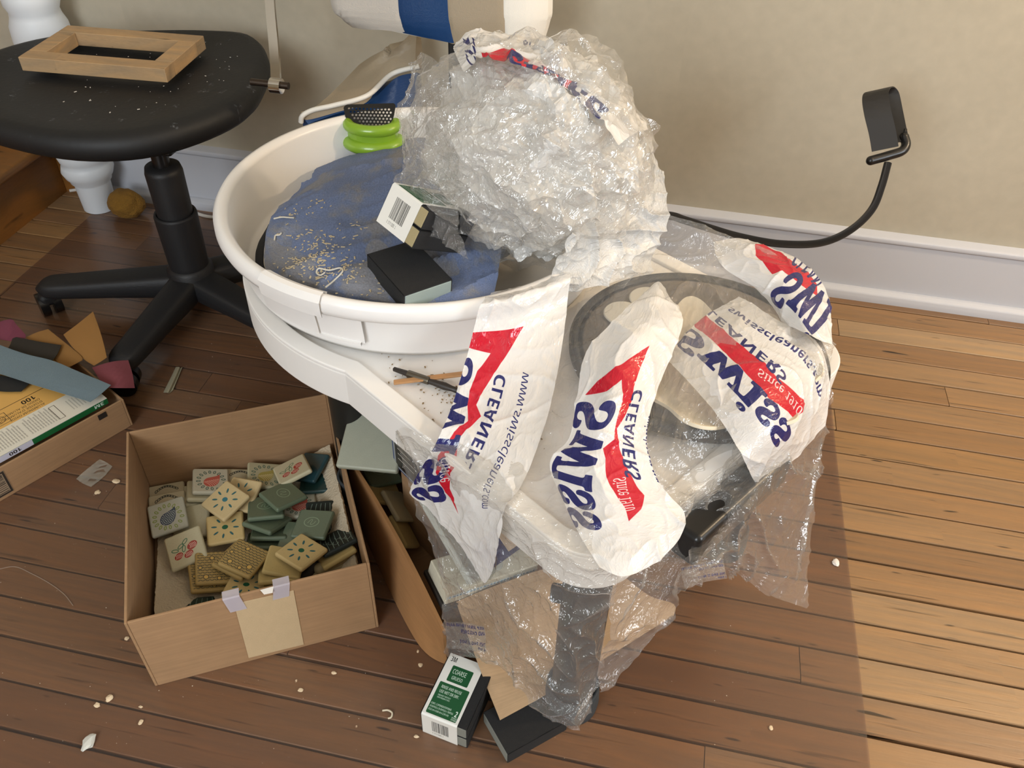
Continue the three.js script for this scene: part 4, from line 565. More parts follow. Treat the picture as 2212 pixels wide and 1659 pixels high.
// ---------------------------------------------------------------- shallow carton of sandpaper at the left
const LD = [-0.472, 0.881], LN = [-0.881, -0.472], LA = [-0.895, 0.766]; // along its front edge, away from it, near corner
const lpos = (a, b) => [LA[0] + LD[0] * a + LN[0] * b, 0, LA[1] + LD[1] * a + LN[1] * b];
{
  const c = lpos(0.252, 0.135), ang = Math.atan2(-LD[1], LD[0]); const t = thing('cardboard_box', 'shallow brown carton filled with sandpaper beside the chair', 'box', c, ang); const w = 0.46, d = 0.27, h = 0.066;
  openBox(t, w, h, d);
  mesh('printed_mark', rbox(0.10, 0.05, 0.0006, 0.0002, 1).translate(0.045, 0.033, -d / 2 - 0.0005), mat('#ffffff', 0.7, { map: canvasTex(256, 128, (q) => { q.fillStyle = '#96826a'; q.fillRect(0, 0, 256, 128); q.strokeStyle = '#2a2018'; q.lineWidth = 9; q.strokeRect(6, 6, 244, 116); q.fillStyle = '#2a2018'; const r = rng(3); for (let y = 16; y < 114; y += 5 + r() * 8) q.fillRect(14, y, 228, 1.5 + r() * 4); }) }), t);
  mesh('black_mark', rbox(0.016, 0.012, 0.0006, 0.0002, 1).translate(-0.185, 0.056, -d / 2 - 0.0005), mat('#1f1812', 0.7), t);
}
{ // pack of sandpaper sheets
  const q = {p:[-1.0311,0.0762,0.8341],q:[0.0148,0.4173,0.0207,0.9084],s:0.651}, t = thing('sandpaper_pack', 'yellow, white and green sandpaper pack marked 100 on the shallow carton', 'sandpaper'); const c = lpos(0.185, 0.125); t.position.set(c[0], 0.0665, c[2]); t.rotation.y = Math.atan2(-LD[1], LD[0]);
  const top = canvasTex(1120, 920, (k, w, h) => { // seen from the far side of the carton, so it is upside down from here
    k.fillStyle = '#d9a95c'; k.fillRect(0, 0, w, h); k.fillStyle = '#dcd6c6'; k.fillRect(0, 0, w, 250); k.fillStyle = '#1f1a12';
    k.font = 'bold 62px sans-serif'; k.fillText('100', 330, 420); k.fillRect(100, 440, 1020, 5); k.font = '30px sans-serif'; k.fillText('ALUMINUM OXIDE', 320, 290); k.fillText("D'OXYDE D'ALUMINIUM", 320, 326); k.fillText('OXIDO DE ALUMINIO', 320, 362);
    k.lineWidth = 4; k.strokeStyle = '#3a3020'; k.strokeRect(560, 280, 120, 120); k.beginPath(); k.arc(620, 340, 40, 0, 6.3); k.moveTo(590, 330); k.lineTo(660, 350); k.stroke(); k.font = 'bold 150px sans-serif'; k.fillText('Aluminum', 720, 400);
    k.font = '15px sans-serif'; for (let c = 0; c < 3; c++) for (let i = 0; i < 11; i++) { k.save(); k.translate(330 + c * 230 + i * 19, 40); k.rotate(Math.PI / 2); k.fillText('Use with wood metal paint 3M dust'.slice(0, 22 + (i * 5) % 10), 0, 0); k.restore(); }
    k.strokeRect(290, 40, 40, 170); k.fillStyle = '#b9b4a6'; for (let i = 0; i < 5; i++) k.fillRect(120 + i * 22, 60, 8, 130);
  });
  mesh('pack_body', rbox(0.28, 0.012, 0.23, 0.001, 1).translate(0, 0.006, 0), mat('#cfc6b2', 0.6), t);
  mesh('printed_top', (() => { const g = new THREE.PlaneGeometry(0.279, 0.229); g.rotateX(-Math.PI / 2); g.translate(0, 0.01215, 0); return g; })(), mat('#ffffff', 0.5, { map: top }), t);
  mesh('printed_edge', rbox(0.279, 0.0118, 0.0006, 0.0002, 1).translate(0, 0.006, -0.1153), mat('#ffffff', 0.5, { map: canvasTex(1120, 64, (k) => { k.fillStyle = '#b7b6c4'; k.fillRect(0, 0, 1120, 64); k.fillStyle = '#0c5a2c'; k.fillRect(560, 0, 560, 64); k.fillStyle = '#c9d6cc'; k.font = 'bold 52px sans-serif'; k.save(); k.translate(1090, 12); k.rotate(Math.PI); k.fillText('3M', 0, 0); k.restore(); k.fillStyle = '#14110d'; k.save(); k.translate(480, 12); k.rotate(Math.PI); k.fillText('100', 0, 0); k.restore(); k.font = '20px sans-serif'; k.save(); k.translate(330, 20); k.rotate(Math.PI); k.fillText('ALUMINUM OXIDE', 0, 0); k.restore(); }) }), t);
}
const abrasive = (c) => mat(c, 0.9, { map: gritTex, bumpMap: gritTex, bumpScale: 0.0006 });
function paperSheet(name, label, rows, m, amp = 0.001, t = 0.0007) { const g = mesh(name, thicken(sheet(rows, 24, 16, (x, y, z) => amp * fbm(x * 20, y * 10, z * 20, 2)), t), m); seat(g); return tag(g, label, 'sandpaper'); }
paperSheet('sandpaper_sheet', 'wide tan sandpaper piece standing up behind the others', [[[-1.1017,0.085,0.6622], [-1.0788,0.1,0.6416], [-1.0575,0.115,0.615]], [[-1.0653,0.085,0.6903], [-1.0409,0.1,0.6743], [-1.0204,0.112,0.6553]], [[-1.0247,0.083,0.7165], [-1.0077,0.095,0.7018], [-0.992,0.105,0.6891]], [[-0.9949,0.082,0.729], [-0.9816,0.09,0.723], [-0.971,0.097,0.7165]]], abrasive('#b07f42'));
paperSheet('sandpaper_sheet', 'tan sandpaper piece lying under the black one', [[[-1.1694,0.082,0.6839], [-1.1563,0.084,0.6668], [-1.1396,0.086,0.6547]], [[-1.1246,0.082,0.7068], [-1.1071,0.084,0.6949], [-1.0871,0.086,0.6823]], [[-1.0776,0.082,0.7282], [-1.0612,0.084,0.7196], [-1.0322,0.086,0.7122]], [[-1.0456,0.08,0.7527], [-1.0348,0.082,0.7387], [-1.023,0.084,0.7216]]], abrasive('#b28245'));
paperSheet('sandpaper_sheet', 'black sandpaper piece resting on the tan one', [[[-1.1861,0.09,0.6954], [-1.133,0.09,0.6971], [-1.0805,0.09,0.6974]], [[-1.1751,0.09,0.7191], [-1.126,0.09,0.7215], [-1.0725,0.09,0.7227]], [[-1.1687,0.089,0.7448], [-1.1203,0.089,0.7443], [-1.0714,0.089,0.7422]]], abrasive('#3b352c'));
paperSheet('sandpaper_sheet', 'curled pink sandpaper piece at the far end of the carton', [[[-1.253,0.088,0.6714], [-1.208,0.105,0.6647], [-1.1906,0.1,0.6721], [-1.1672,0.088,0.6837]], [[-1.2336,0.082,0.7011], [-1.1942,0.09,0.7091], [-1.178,0.087,0.7057], [-1.1613,0.082,0.7011]]], abrasive('#8c4458'));
paperSheet('sandpaper_sheet', 'pink sandpaper piece curling over the carton corner by the caster', [[[-0.9981,0.079,0.7317], [-0.9672,0.085,0.7148], [-0.9419,0.082,0.6994]], [[-0.9689,0.082,0.7568], [-0.9346,0.088,0.7435], [-0.9147,0.08,0.7319]], [[-0.9413,0.08,0.7782], [-0.9126,0.085,0.777], [-0.8969,0.072,0.7584]]], abrasive('#9a4f58'));
paperSheet('sandpaper_sheet', 'dark grey sandpaper piece under the long blue strip', [[[-1.1717,0.085,0.7959], [-1.1216,0.086,0.7983], [-1.0745,0.087,0.8027]], [[-1.1419,0.084,0.8363], [-1.1068,0.084,0.833], [-1.0781,0.084,0.8261]]], abrasive('#2c2c2a'));
paperSheet('sandpaper_strip', 'long light blue sandpaper strip across the carton', [[[-1.256,0.098,0.7155], [-1.13,0.1,0.7449], [-1.0623,0.101,0.7519], [-0.9895,0.1,0.7696], [-0.9215,0.096,0.784]], [[-1.2279,0.099,0.7646], [-1.1259,0.101,0.7837], [-1.0459,0.102,0.7962], [-0.9801,0.101,0.8052], [-0.926,0.096,0.8094]], [[-1.2116,0.097,0.7996], [-1.1283,0.1,0.8072], [-1.0483,0.101,0.8203], [-0.9886,0.1,0.8277], [-0.9334,0.095,0.8314]]], abrasive('#8499a3'), 0.0016);
paperSheet('sandpaper_sheet', 'small tan sandpaper curl on the floor behind the chair caster', [[[-1.0089,0.002,0.6133], [-0.9891,0.03,0.5975], [-0.9711,0.05,0.5956]], [[-0.9914,0.002,0.6167], [-0.9749,0.02,0.6076], [-0.9711,0.035,0.5995]]], abrasive('#9a7340'));
// ---------------------------------------------------------------- loose things on the boards
{
  const t = thing('sanding_sponge_pack', 'pack of two black sanding sponges in a green and white coarse sleeve on the floor', 'sponge pack'); spongePack(t, mat('#8f9086', 0.95, { bumpMap: terryBump, bumpScale: 0.0012 })); const q = {p:[-0.1587,0.0525,1.206],q:[0.1033,-0.0725,-0.0742,0.9892],s:0.947}; place(t, q); t.translateY(-0.0522);  t.position.y = 0.0004; { const e = new THREE.Euler().setFromQuaternion(t.quaternion, 'YXZ'); t.rotation.set(0, e.y, 0); }
  const s = thing('sanding_sponge', 'single black sanding sponge on the floor between the pack and the table leg', 'sponge'); sandingSponge(s, mat('#8f9086', 0.95, { bumpMap: terryBump, bumpScale: 0.0012 })); const q2 = {p:[-0.0581,0.0248,1.1978],q:[-0.2873,0.3618,0.0473,0.8856],s:0.958}; s.position.set(q2.p[0] - 0.012, 0.0004, q2.p[2]); s.rotation.y = R(-48);
  const f = mesh('folded_strip', thicken(sheet([[[-0.8951,0.002,0.6919], [-0.8833,0.007,0.6948], [-0.8831,0.002,0.6904], [-0.8793,0.004,0.682]], [[-0.9026,0.002,0.6513], [-0.8907,0.008,0.6554], [-0.8905,0.002,0.6512], [-0.888,0.004,0.6457]], [[-0.9095,0.002,0.6163], [-0.8992,0.007,0.6198], [-0.8991,0.002,0.6167], [-0.8953,0.004,0.6153]]], 18, 12), 0.0006), mat('#9c967e', 0.7)); seat(f); tag(f, 'narrow folded pale strip on the floor left of the wheel', 'strip');
  const film = new THREE.MeshPhysicalMaterial({ color: '#e8e6da', transmission: 0.75, thickness: 0, roughness: 0.12, side: THREE.DoubleSide });
  const p = mesh('plastic_scrap', sheet([[[-0.9139,0.004,0.8821], [-0.8991,0.002,0.8848], [-0.8832,0.002,0.8915]], [[-0.9194,0.006,0.9084], [-0.9035,0.002,0.91], [-0.884,0.003,0.9176]], [[-0.9284,0.003,0.9325], [-0.91,0.002,0.9395], [-0.8925,0.002,0.9431]]], 20, 20, (x, y, z) => 0.0012 * ridge(x * 90, z * 90, 1) - 0.0006), film); seat(p); tag(p, 'torn scrap of clear plastic on the floor beside the tile carton', 'scrap');
  const th = mesh('white_thread', tubeGeo([[-0.9379,0.001,1.1306], [-0.9166,0.001,1.1202], [-0.8796,0.001,1.1262], [-0.84,0.001,1.1367], [-0.8076,0.001,1.1494], [-0.784,0.001,1.1637]], 0.0007, 50, 5), mat('#c9c3b8', 0.7)); seat(th); tag(th, 'thin white thread lying on the floor boards', 'thread');
  const cu = mesh('clay_curl', tubeGeo([[-0.2685,0.002,1.2213], [-0.261,0.003,1.2195], [-0.254,0.003,1.2221], [-0.2536,0.002,1.2277], [-0.2574,0.002,1.2306]], 0.0014, 30, 6), mat('#d8cdb4', 0.7)); seat(cu); tag(cu, 'pale curled clay trimming on the floor left of the sponge pack', 'curl');
  const r = rng(21); const chip = (label, P, s, col) => { const g = new THREE.IcosahedronGeometry(s, 1), a = g.attributes.position; const sx = 0.7 + r() * 0.7, sz = 0.7 + r() * 0.7, o = r() * 50; for (let i = 0; i < a.count; i++) { const d = 1 + 0.5 * ns(a.getX(i) / s * 1.3 + o, a.getY(i) / s * 1.3, a.getZ(i) / s * 1.3); a.setXYZ(i, a.getX(i) * d * sx, a.getY(i) * d * 0.45, a.getZ(i) * d * sz); } g.computeVertexNormals(); const m = mesh('clay_chip', g, mat(col, 0.85)); seat(m); m.position.set(P[0], 0.0002, P[2]); tag(m, label, 'chip', label.startsWith('pale') ? 'pale clay chips on the boards' : undefined); };
  for (const [P, s] of [[[-0.6738,0,1.1968], 0.0035], [[-0.6468,0,1.2879], 0.005], [[-0.6573,0,1.3008], 0.0035], [[-0.5977,0,1.2895], 0.0025], [[-0.3913,0,1.2175], 0.0035], [[-0.3548,0,1.1821], 0.003], [[-0.2114,0,1.2462], 0.003], [[-0.5858,0,1.3101], 0.0035], [[-0.2467,0,1.1218], 0.0025], [[-0.2369,0,1.1426], 0.003], [[-0.2963,0,1.2505], 0.002], [[0.2662,0,1.1271], 0.003], [[-0.4033,0,1.2056], 0.002], [[-0.8573,0,0.922], 0.005], [[-0.8748,0,0.9513], 0.004]]) chip('pale clay chip lying loose on the floor boards', P, s, '#d9c3a2');
  chip('white plaster chip on the boards right of the hanging plastic', [0.3761,0,0.8147], 0.007, '#e6dfd6'); chip('white crumbly splash at the bottom left of the boards', [-0.6382,0,1.3523], 0.010, '#c9c9c0');
  const L = []; for (let i = 0; i < 900; i++) { const px = r(), x = -1.3 + px * 1.55, z = 0.45 + r() * 1.0, q = 0.0003 + r() * r() * 0.0009; L.push(new THREE.TetrahedronGeometry(q).rotateY(r() * 6).translate(x, 0.0022 + q * 0.3, z)); }
  const m = mesh('clay_dust', merged(L), mat('#cdbfa8', 0.9)); seat(m); tag(m, 'fine pale clay dust sprinkled over the floor', 'dust'); m.userData.kind = 'stuff';
  // specks and flakes on the chair seat
  const S = []; for (let i = 0; i < 60; i++) { const p = [-1.16 + r() * 0.33, 0.4865, 0.15 + r() * 0.36], q = 0.0006 + r() * r() * 0.002; S.push(new THREE.BoxGeometry(q * 2, 0.0005, q).rotateY(r() * 6).translate(p[0], p[1] + 0.0005, p[2])); }
  const sm = mesh('seat_specks', merged(S), mat('#d2cdc4', 0.8)); seat(sm); tag(sm, 'white specks sprinkled on the black chair seat', 'specks'); sm.userData.kind = 'stuff';
}
{ // matte plastic floor protector; its straight right edge shows on the boards
  const x0 = -1.41, x1 = 0.397, z0 = 0.04, z1 = 3.0; const m = mesh('floor_mat', new THREE.PlaneGeometry(x1 - x0, z1 - z0).rotateX(-Math.PI / 2).translate((x0 + x1) / 2, 0.0018, (z0 + z1) / 2), new THREE.MeshPhysicalMaterial({ color: '#dbcfc8', transmission: 0.965, thickness: 0, roughness: 0.22, ior: 1.45, side: THREE.DoubleSide })); seat(m); tag(m, 'translucent matte plastic floor mat covering the boards under the wheel', 'mat');
}

// ---------------------------------------------------------------- clear plastic bags with printed panels
const crinkle = data(512, 512, (x, y) => { let v = 0; for (const [f, a, o] of [[9, 0.5, 1], [21, 0.3, 6], [47, 0.2, 11]]) { const w = fbm(x * f * 0.6, y * f * 0.6, o, 2); v += a * Math.pow(Math.abs(ridge(x * f + w * 1.6, y * f * 0.8 - w, o)), 3); } return v; }, false);
const filmClear = new THREE.MeshPhysicalMaterial({ color: '#f6f5f3', transmission: 0.91, thickness: 0, roughness: 0.06, ior: 1.68, side: THREE.DoubleSide, bumpMap: rep(crinkle, 2, 2), bumpScale: 0.0016 });
function printedFilm(w, h, paint, milk = 0.42) { // paint(ctx, ink) draws colours; a second pass draws how much light each ink lets through
  const map = canvasTex(w, h, (c) => { c.fillStyle = '#f3f1ee'; c.fillRect(0, 0, w, h); paint(c, (k) => ({ red: '#c8142f', blue: '#1c2160', white: '#f6e9ea', clear: '#f3f1ee' })[k]); });
  const see = canvasTex(w, h, (c) => { const g = Math.round(milk * 255); c.fillStyle = `rgb(${g},${g},${g})`; c.fillRect(0, 0, w, h); paint(c, (k) => ({ red: '#2a2a2a', blue: '#161616', white: '#505050', clear: '#d0d0d0' })[k]); }, false);
  return new THREE.MeshPhysicalMaterial({ color: '#ffffff', map, transmission: 1, transmissionMap: see, thickness: 0, roughness: 0.12, ior: 1.6, side: THREE.DoubleSide, bumpMap: rep(crinkle, 0.8, 2), bumpScale: 0.0006 });
}
function poly(c, pts, col) { c.fillStyle = col; c.beginPath(); pts.forEach(([x, y], i) => i ? c.lineTo(x, y) : c.moveTo(x, y)); c.closePath(); c.fill(); }
// a line of lettering set on a baseline from a to b; t0 is the top of the letter standing at m (or at a)
function letter(c, text, [a, b, t0, m], col, font = 'bold 100px sans-serif', cap = 72) { const t = m ? [a[0] + t0[0] - m[0], a[1] + t0[1] - m[1]] : t0; c.save(); c.font = font; const L = c.measureText(text).width; c.transform((b[0] - a[0]) / L, (b[1] - a[1]) / L, -(t[0] - a[0]) / cap, -(t[1] - a[1]) / cap, a[0], a[1]); c.fillStyle = col; c.fillText(text, 0, 0); if (font === SERIF) { c.strokeStyle = col; c.lineWidth = 4; c.lineJoin = 'round'; c.strokeText(text, 0, 0); } c.restore(); }
const crease = (a, f, s) => (x, y, z) => { const w = fbm(x * f * 0.5, y * f * 0.5, z * f * 0.5 + s, 2); return a * (Math.pow(Math.max(0, ridge(x * f + w * 2, y * f + s, z * f - w)), 4) - 0.25) + a * 0.35 * (Math.pow(Math.max(0, ridge(x * f * 2.7 + s, y * f * 2.7 - w, z * f * 2.7)), 3) - 0.3); };
function film(name, rows, nu, nv, m, parent, amp = 0.006, f = 16, s = 1) { const g = sheet(rows, nu, nv, crease(amp, f, s)); return seat(mesh(name, g, m, parent), parent.position.toArray()); }
const SERIF = 'bold 100px serif', SANS = 'bold 100px sans-serif';
{ // bag hanging over the rim of the pan
  const o = thing('plastic_bag', 'printed plastic bag hanging over the pan rim and down past the table edge', 'bag', [-0.16, 0.30, 1.0]);
  const m = printedFilm(512, 1536, (c, k) => {
    poly(c, [[-38,386],[288,381],[202,517],[150,633],[138,694],[176,738],[112,842],[172,932],[171,957],[206,1087],[202,1183],[192,1087],[163,1032],[106,953],[63,896],[83,811],[127,763],[97,696],[87,640],[98,557],[143,476],[-48,447]], k('red'));
    letter(c, 'Swiss', [[52,495],[175,1121],[-128,495]], k('blue'), SERIF, 66);
    letter(c, 'CLEANERS', [[242,571],[241,966],[186,560]], k('blue'), SANS, 72);
    letter(c, 'www.swisscleaners.com', [[350,568],[373,1170],[310,557]], k('blue'), '100px sans-serif', 72);
    letter(c, 'Since', [[134,899],[182,1001],[88,899]], k('white'), 'italic 100px serif', 70);
  }, 0.34);
  film('printed_panel', [[[-0.1876,0.515,0.9125],[-0.1476,0.515,0.8819],[-0.1025,0.515,0.8361]],[[-0.1882,0.537,0.9647],[-0.143,0.538,0.9385],[-0.0936,0.538,0.888]],[[-0.1939,0.512,0.9743],[-0.145,0.512,0.9528],[-0.0924,0.512,0.9058]],[[-0.198,0.478,1.0046],[-0.1435,0.48,0.9939],[-0.0883,0.485,0.9687]],[[-0.201,0.455,1.0513],[-0.1434,0.458,1.0465],[-0.087,0.465,1.0472]],[[-0.2058,0.442,1.1098],[-0.1482,0.447,1.1086],[-0.0927,0.452,1.1222]],[[-0.2458,0.336,1.0975],[-0.1633,0.4178,1.1459],[-0.1026,0.442,1.1684]],[[-0.2167,0.3352,1.1219],[-0.1576,0.3805,1.1594],[-0.1097,0.4406,1.182]],[[-0.173,0.3298,1.1562],[-0.1413,0.3489,1.1776],[-0.1122,0.396,1.1948]],[[-0.1413,0.3112,1.1824],[-0.13,0.3085,1.1924],[-0.1206,0.3367,1.1964]]], 110, 260, m, o, 0.0028, 17, 3);
}
{ // bag spread over the tail of the table
  const o = thing('plastic_bag', 'large clear plastic bag with mirrored printing draped over the table tail and bat', 'bag', [0.05, 0.13, 1.0]);
  film('clear_film', [[[0.0055,0.55,0.7251],[0.0627,0.545,0.7339],[0.1146,0.53,0.7317],[0.1771,0.52,0.7546],[0.2328,0.505,0.7999]],[[-0.047,0.5,0.7681],[0.0267,0.52,0.7868],[0.1067,0.51,0.7681],[0.1715,0.51,0.8223],[0.2339,0.49,0.8827]],[[-0.0829,0.475,0.8567],[0.0077,0.505,0.8961],[0.0992,0.5,0.8862],[0.1733,0.49,0.9247],[0.2302,0.475,0.9237]],[[-0.0995,0.46,0.9679],[-0.0074,0.48,0.9955],[0.0733,0.485,1.0067],[0.1478,0.478,1.0169],[0.2349,0.3744,0.8713]],[[-0.1278,0.447,1.0535],[-0.0371,0.46,1.0841],[0.041,0.465,1.0996],[0.1181,0.4189,1.0444],[0.1712,0.4087,0.9925]],[[-0.1757,0.442,1.1064],[-0.0733,0.445,1.1694],[0.0033,0.448,1.1923],[0.0581,0.446,1.1591],[0.1124,0.4121,1.0797]],[[-0.2524,0.438,1.0936],[-0.1265,0.438,1.1791],[-0.02,0.437,1.2396],[0.0309,0.437,1.2162],[0.0693,0.3974,1.1454]]], 220, 220, filmClear, o, 0.006, 15, 1);
  film('hanging_skirt', [[[-0.2552,0.437,1.0956],[-0.189,0.437,1.1378],[-0.1267,0.437,1.1782],[-0.0693,0.437,1.2155],[-0.0182,0.437,1.2363],[0.0178,0.437,1.2251]],[[-0.2732,0.3871,1.0682],[-0.2091,0.3773,1.1126],[-0.1417,0.3775,1.158],[-0.08,0.3816,1.1996],[-0.025,0.3989,1.2343],[0.0172,0.3983,1.2241]],[[-0.2444,0.3154,1.096],[-0.1957,0.3229,1.1361],[-0.1395,0.2978,1.1667],[-0.0797,0.3107,1.2143],[-0.0234,0.3275,1.2426],[0.0161,0.307,1.2114]],[[-0.2137,0.2467,1.1239],[-0.1743,0.2411,1.1577],[-0.1193,0.2269,1.19],[-0.0649,0.2426,1.2351],[-0.0167,0.2543,1.2519],[0.018,0.2516,1.2247]],[[-0.1947,0.1648,1.1416],[-0.1626,0.1606,1.1729],[-0.1093,0.1704,1.2052],[-0.0547,0.1901,1.2481],[-0.0132,0.1883,1.2615],[0.0141,0.2091,1.2341]],[[-0.2015,0.0409,1.1394],[-0.1589,0.109,1.1778],[-0.1047,0.1669,1.2119],[-0.0386,0.1668,1.2589],[-0.0003,0.1705,1.2727],[0.0159,0.1565,1.2414]]], 220, 200, filmClear, o, 0.009, 14, 5);
  film('hanging_skirt', [[[0.0087,0.437,1.2272],[0.0505,0.44,1.1748],[0.0943,0.445,1.0963],[0.1423,0.455,1.0212],[0.1835,0.465,0.9576],[0.2242,0.48,0.8582]],[[0.0147,0.4057,1.23],[0.0654,0.3943,1.1548],[0.1096,0.4159,1.0929],[0.1597,0.4274,1.0238],[0.1999,0.445,0.9649],[0.2448,0.46,0.842]],[[0.0163,0.3555,1.2402],[0.0711,0.3629,1.1696],[0.1137,0.3982,1.1225],[0.1603,0.4174,1.0802],[0.2098,0.4,0.993],[0.2533,0.4,0.8767]],[[0.0167,0.2862,1.2485],[0.072,0.3358,1.1844],[0.1049,0.4057,1.166],[0.1632,0.36,1.09],[0.223,0.32,1.0101],[0.2676,0.29,0.9207]],[[0.0167,0.2475,1.2521],[0.0744,0.322,1.1897],[0.1007,0.3861,1.183],[0.1598,0.32,1.1108],[0.2311,0.24,1.0458],[0.2806,0.19,0.9742]],[[0.0212,0.2209,1.2508],[0.0855,0.2905,1.1786],[0.0897,0.3784,1.2028],[0.1475,0.315,1.1187],[0.2149,0.22,1.0677],[0.2862,0.135,1.0144]]], 220, 200, filmClear, o, 0.010, 13, 8);
  film('printed_panel', [[[0.0003,0.505,0.8451],[0.0155,0.51,0.8285],[0.0311,0.5,0.8428]],[[-0.0301,0.512,0.9245],[0.0083,0.528,0.9367],[0.0508,0.508,0.8992]],[[-0.0578,0.5,0.9818],[-0.0104,0.52,1.0103],[0.0425,0.5,0.96]],[[-0.0578,0.485,1.0463],[-0.0169,0.505,1.074],[0.0284,0.485,1.0295]],[[-0.0575,0.468,1.0911],[-0.0202,0.485,1.1125],[0.0279,0.475,1.0911]],[[-0.073,0.452,1.1225],[-0.0185,0.468,1.1507],[0.0483,0.462,1.1363]],[[-0.0526,0.446,1.1622],[-0.0012,0.456,1.1814],[0.0751,0.454,1.1587]],[[-0.0284,0.442,1.2021],[0.0169,0.45,1.2089],[0.0742,0.446,1.1864]],[[-0.0013,0.438,1.2377],[0.0242,0.438,1.242],[0.0563,0.438,1.2152]]], 130, 240, printedFilm(512, 1280, (c, k) => {
    poly(c, [[338,269],[349,318],[349,414],[363,463],[348,522],[325,568],[344,637],[365,683],[393,764],[406,852],[366,932],[313,1002],[321,925],[312,834],[296,773],[289,696],[268,655],[318,618],[312,528],[313,462],[274,384],[205,426],[80,458],[142,399]], k('red'));
    letter(c, 'Swiss', [[286,450],[176,1083],[40,480]], k('blue'), SERIF, 66);
    letter(c, 'CLEANERS', [[410,433],[427,782],[351,419]], k('blue'), SANS, 72);
    letter(c, 'swisscleaners.com', [[564,540],[562,794],[483,530]], k('blue'), SANS, 72);
    letter(c, 'Since 1910', [[369,762],[348,936],[324,769]], k('white'), 'italic 100px serif', 70);
  }, 0.30), o, 0.003, 16, 12);
  film('printed_panel', [[[0.0379,0.478,0.9429],[0.0671,0.485,0.876],[0.1189,0.5,0.821]],[[0.0732,0.482,0.9935],[0.1114,0.5,0.9494],[0.1671,0.5,0.8598]],[[0.1079,0.478,1.0418],[0.1508,0.5,1.005],[0.2185,0.485,0.8755]],[[0.1331,0.463,1.0759],[0.1797,0.472,1.0261],[0.241,0.45,0.9112]],[[0.1592,0.4042,1.055],[0.1972,0.4,1.0115],[0.2435,0.41,0.9423]]], 160, 200, printedFilm(640, 1024, (c, k) => {
    poly(c, [[377,-91],[401,-1],[401,128],[402,295],[400,490],[441,725],[418,750],[373,751],[318,536],[313,327],[317,159],[313,11]], k('red'));
    letter(c, 'Swiss', [[283,-48],[340,837],[132,383],[263,367]], k('blue'), SERIF, 66);
    letter(c, 'CLEANERS', [[451,-99],[430,532],[393,255],[431,246]], k('blue'), SANS, 72);
    letter(c, 'swisscleaners.com', [[523,52],[550,774],[440,382],[472,377]], k('blue'), SANS, 72);
    letter(c, 'Since 1910', [[376,386],[421,740],[349,549],[377,544]], k('white'), 'italic 100px serif', 70);
  }, 0.32), o, 0.003, 15, 15);
  film('printed_panel', [[[0.08,0.515,0.7206],[0.1124,0.525,0.718],[0.1456,0.515,0.71]],[[0.0946,0.51,0.7712],[0.1533,0.53,0.784],[0.1958,0.515,0.7387]],[[0.1438,0.505,0.8116],[0.1801,0.525,0.8335],[0.2288,0.51,0.8039]],[[0.1768,0.495,0.8605],[0.1994,0.51,0.8956],[0.2315,0.495,0.8897]]], 120, 140, printedFilm(512, 640, (c, k) => {
    poly(c, [[313,77],[404,52],[422,178],[454,367],[411,439],[345,389],[287,269],[216,286],[224,211],[226,147]], k('red'));
    letter(c, 'Swi', [[327,281],[537,488],[59,456]], k('blue'), SERIF, 66);
    letter(c, 'CLEAN', [[609,156],[640,339],[388,211]], k('blue'), SANS, 72);
  }, 0.36), o, 0.003, 16, 18);
  const notice = printedFilm(512, 256, (c, k) => { c.fillStyle = k('blue'); c.font = 'bold 40px sans-serif'; c.save(); c.translate(500, 0); c.scale(-1, 1); ['KEEP AWAY FROM BABIES', 'AND CHILDREN', '', 'THIS BAG IS NOT', 'A TOY'].forEach((t, i) => c.fillText(t, 10, 50 + i * 46)); c.restore(); }, 0.88);
  film('printed_notice', [[[-0.1891,0.1632,1.1623],[-0.1547,0.2129,1.189],[-0.1267,0.241,1.2055]],[[-0.1881,0.1332,1.1641],[-0.1526,0.1853,1.1917],[-0.1235,0.2169,1.2089]],[[-0.1876,0.1018,1.1645],[-0.1515,0.1564,1.1924],[-0.122,0.1897,1.2099]]], 40, 30, notice, o, 0.002, 25, 51);
  film('printed_notice', [[[0.0844,0.375,1.1699],[0.1094,0.372,1.1543],[0.1315,0.365,1.1387]],[[0.0875,0.372,1.1806],[0.1122,0.37,1.166],[0.1344,0.362,1.1512]],[[0.0917,0.368,1.1902],[0.1152,0.366,1.1748],[0.1384,0.358,1.16]]], 40, 30, notice, o, 0.002, 25, 61);
}
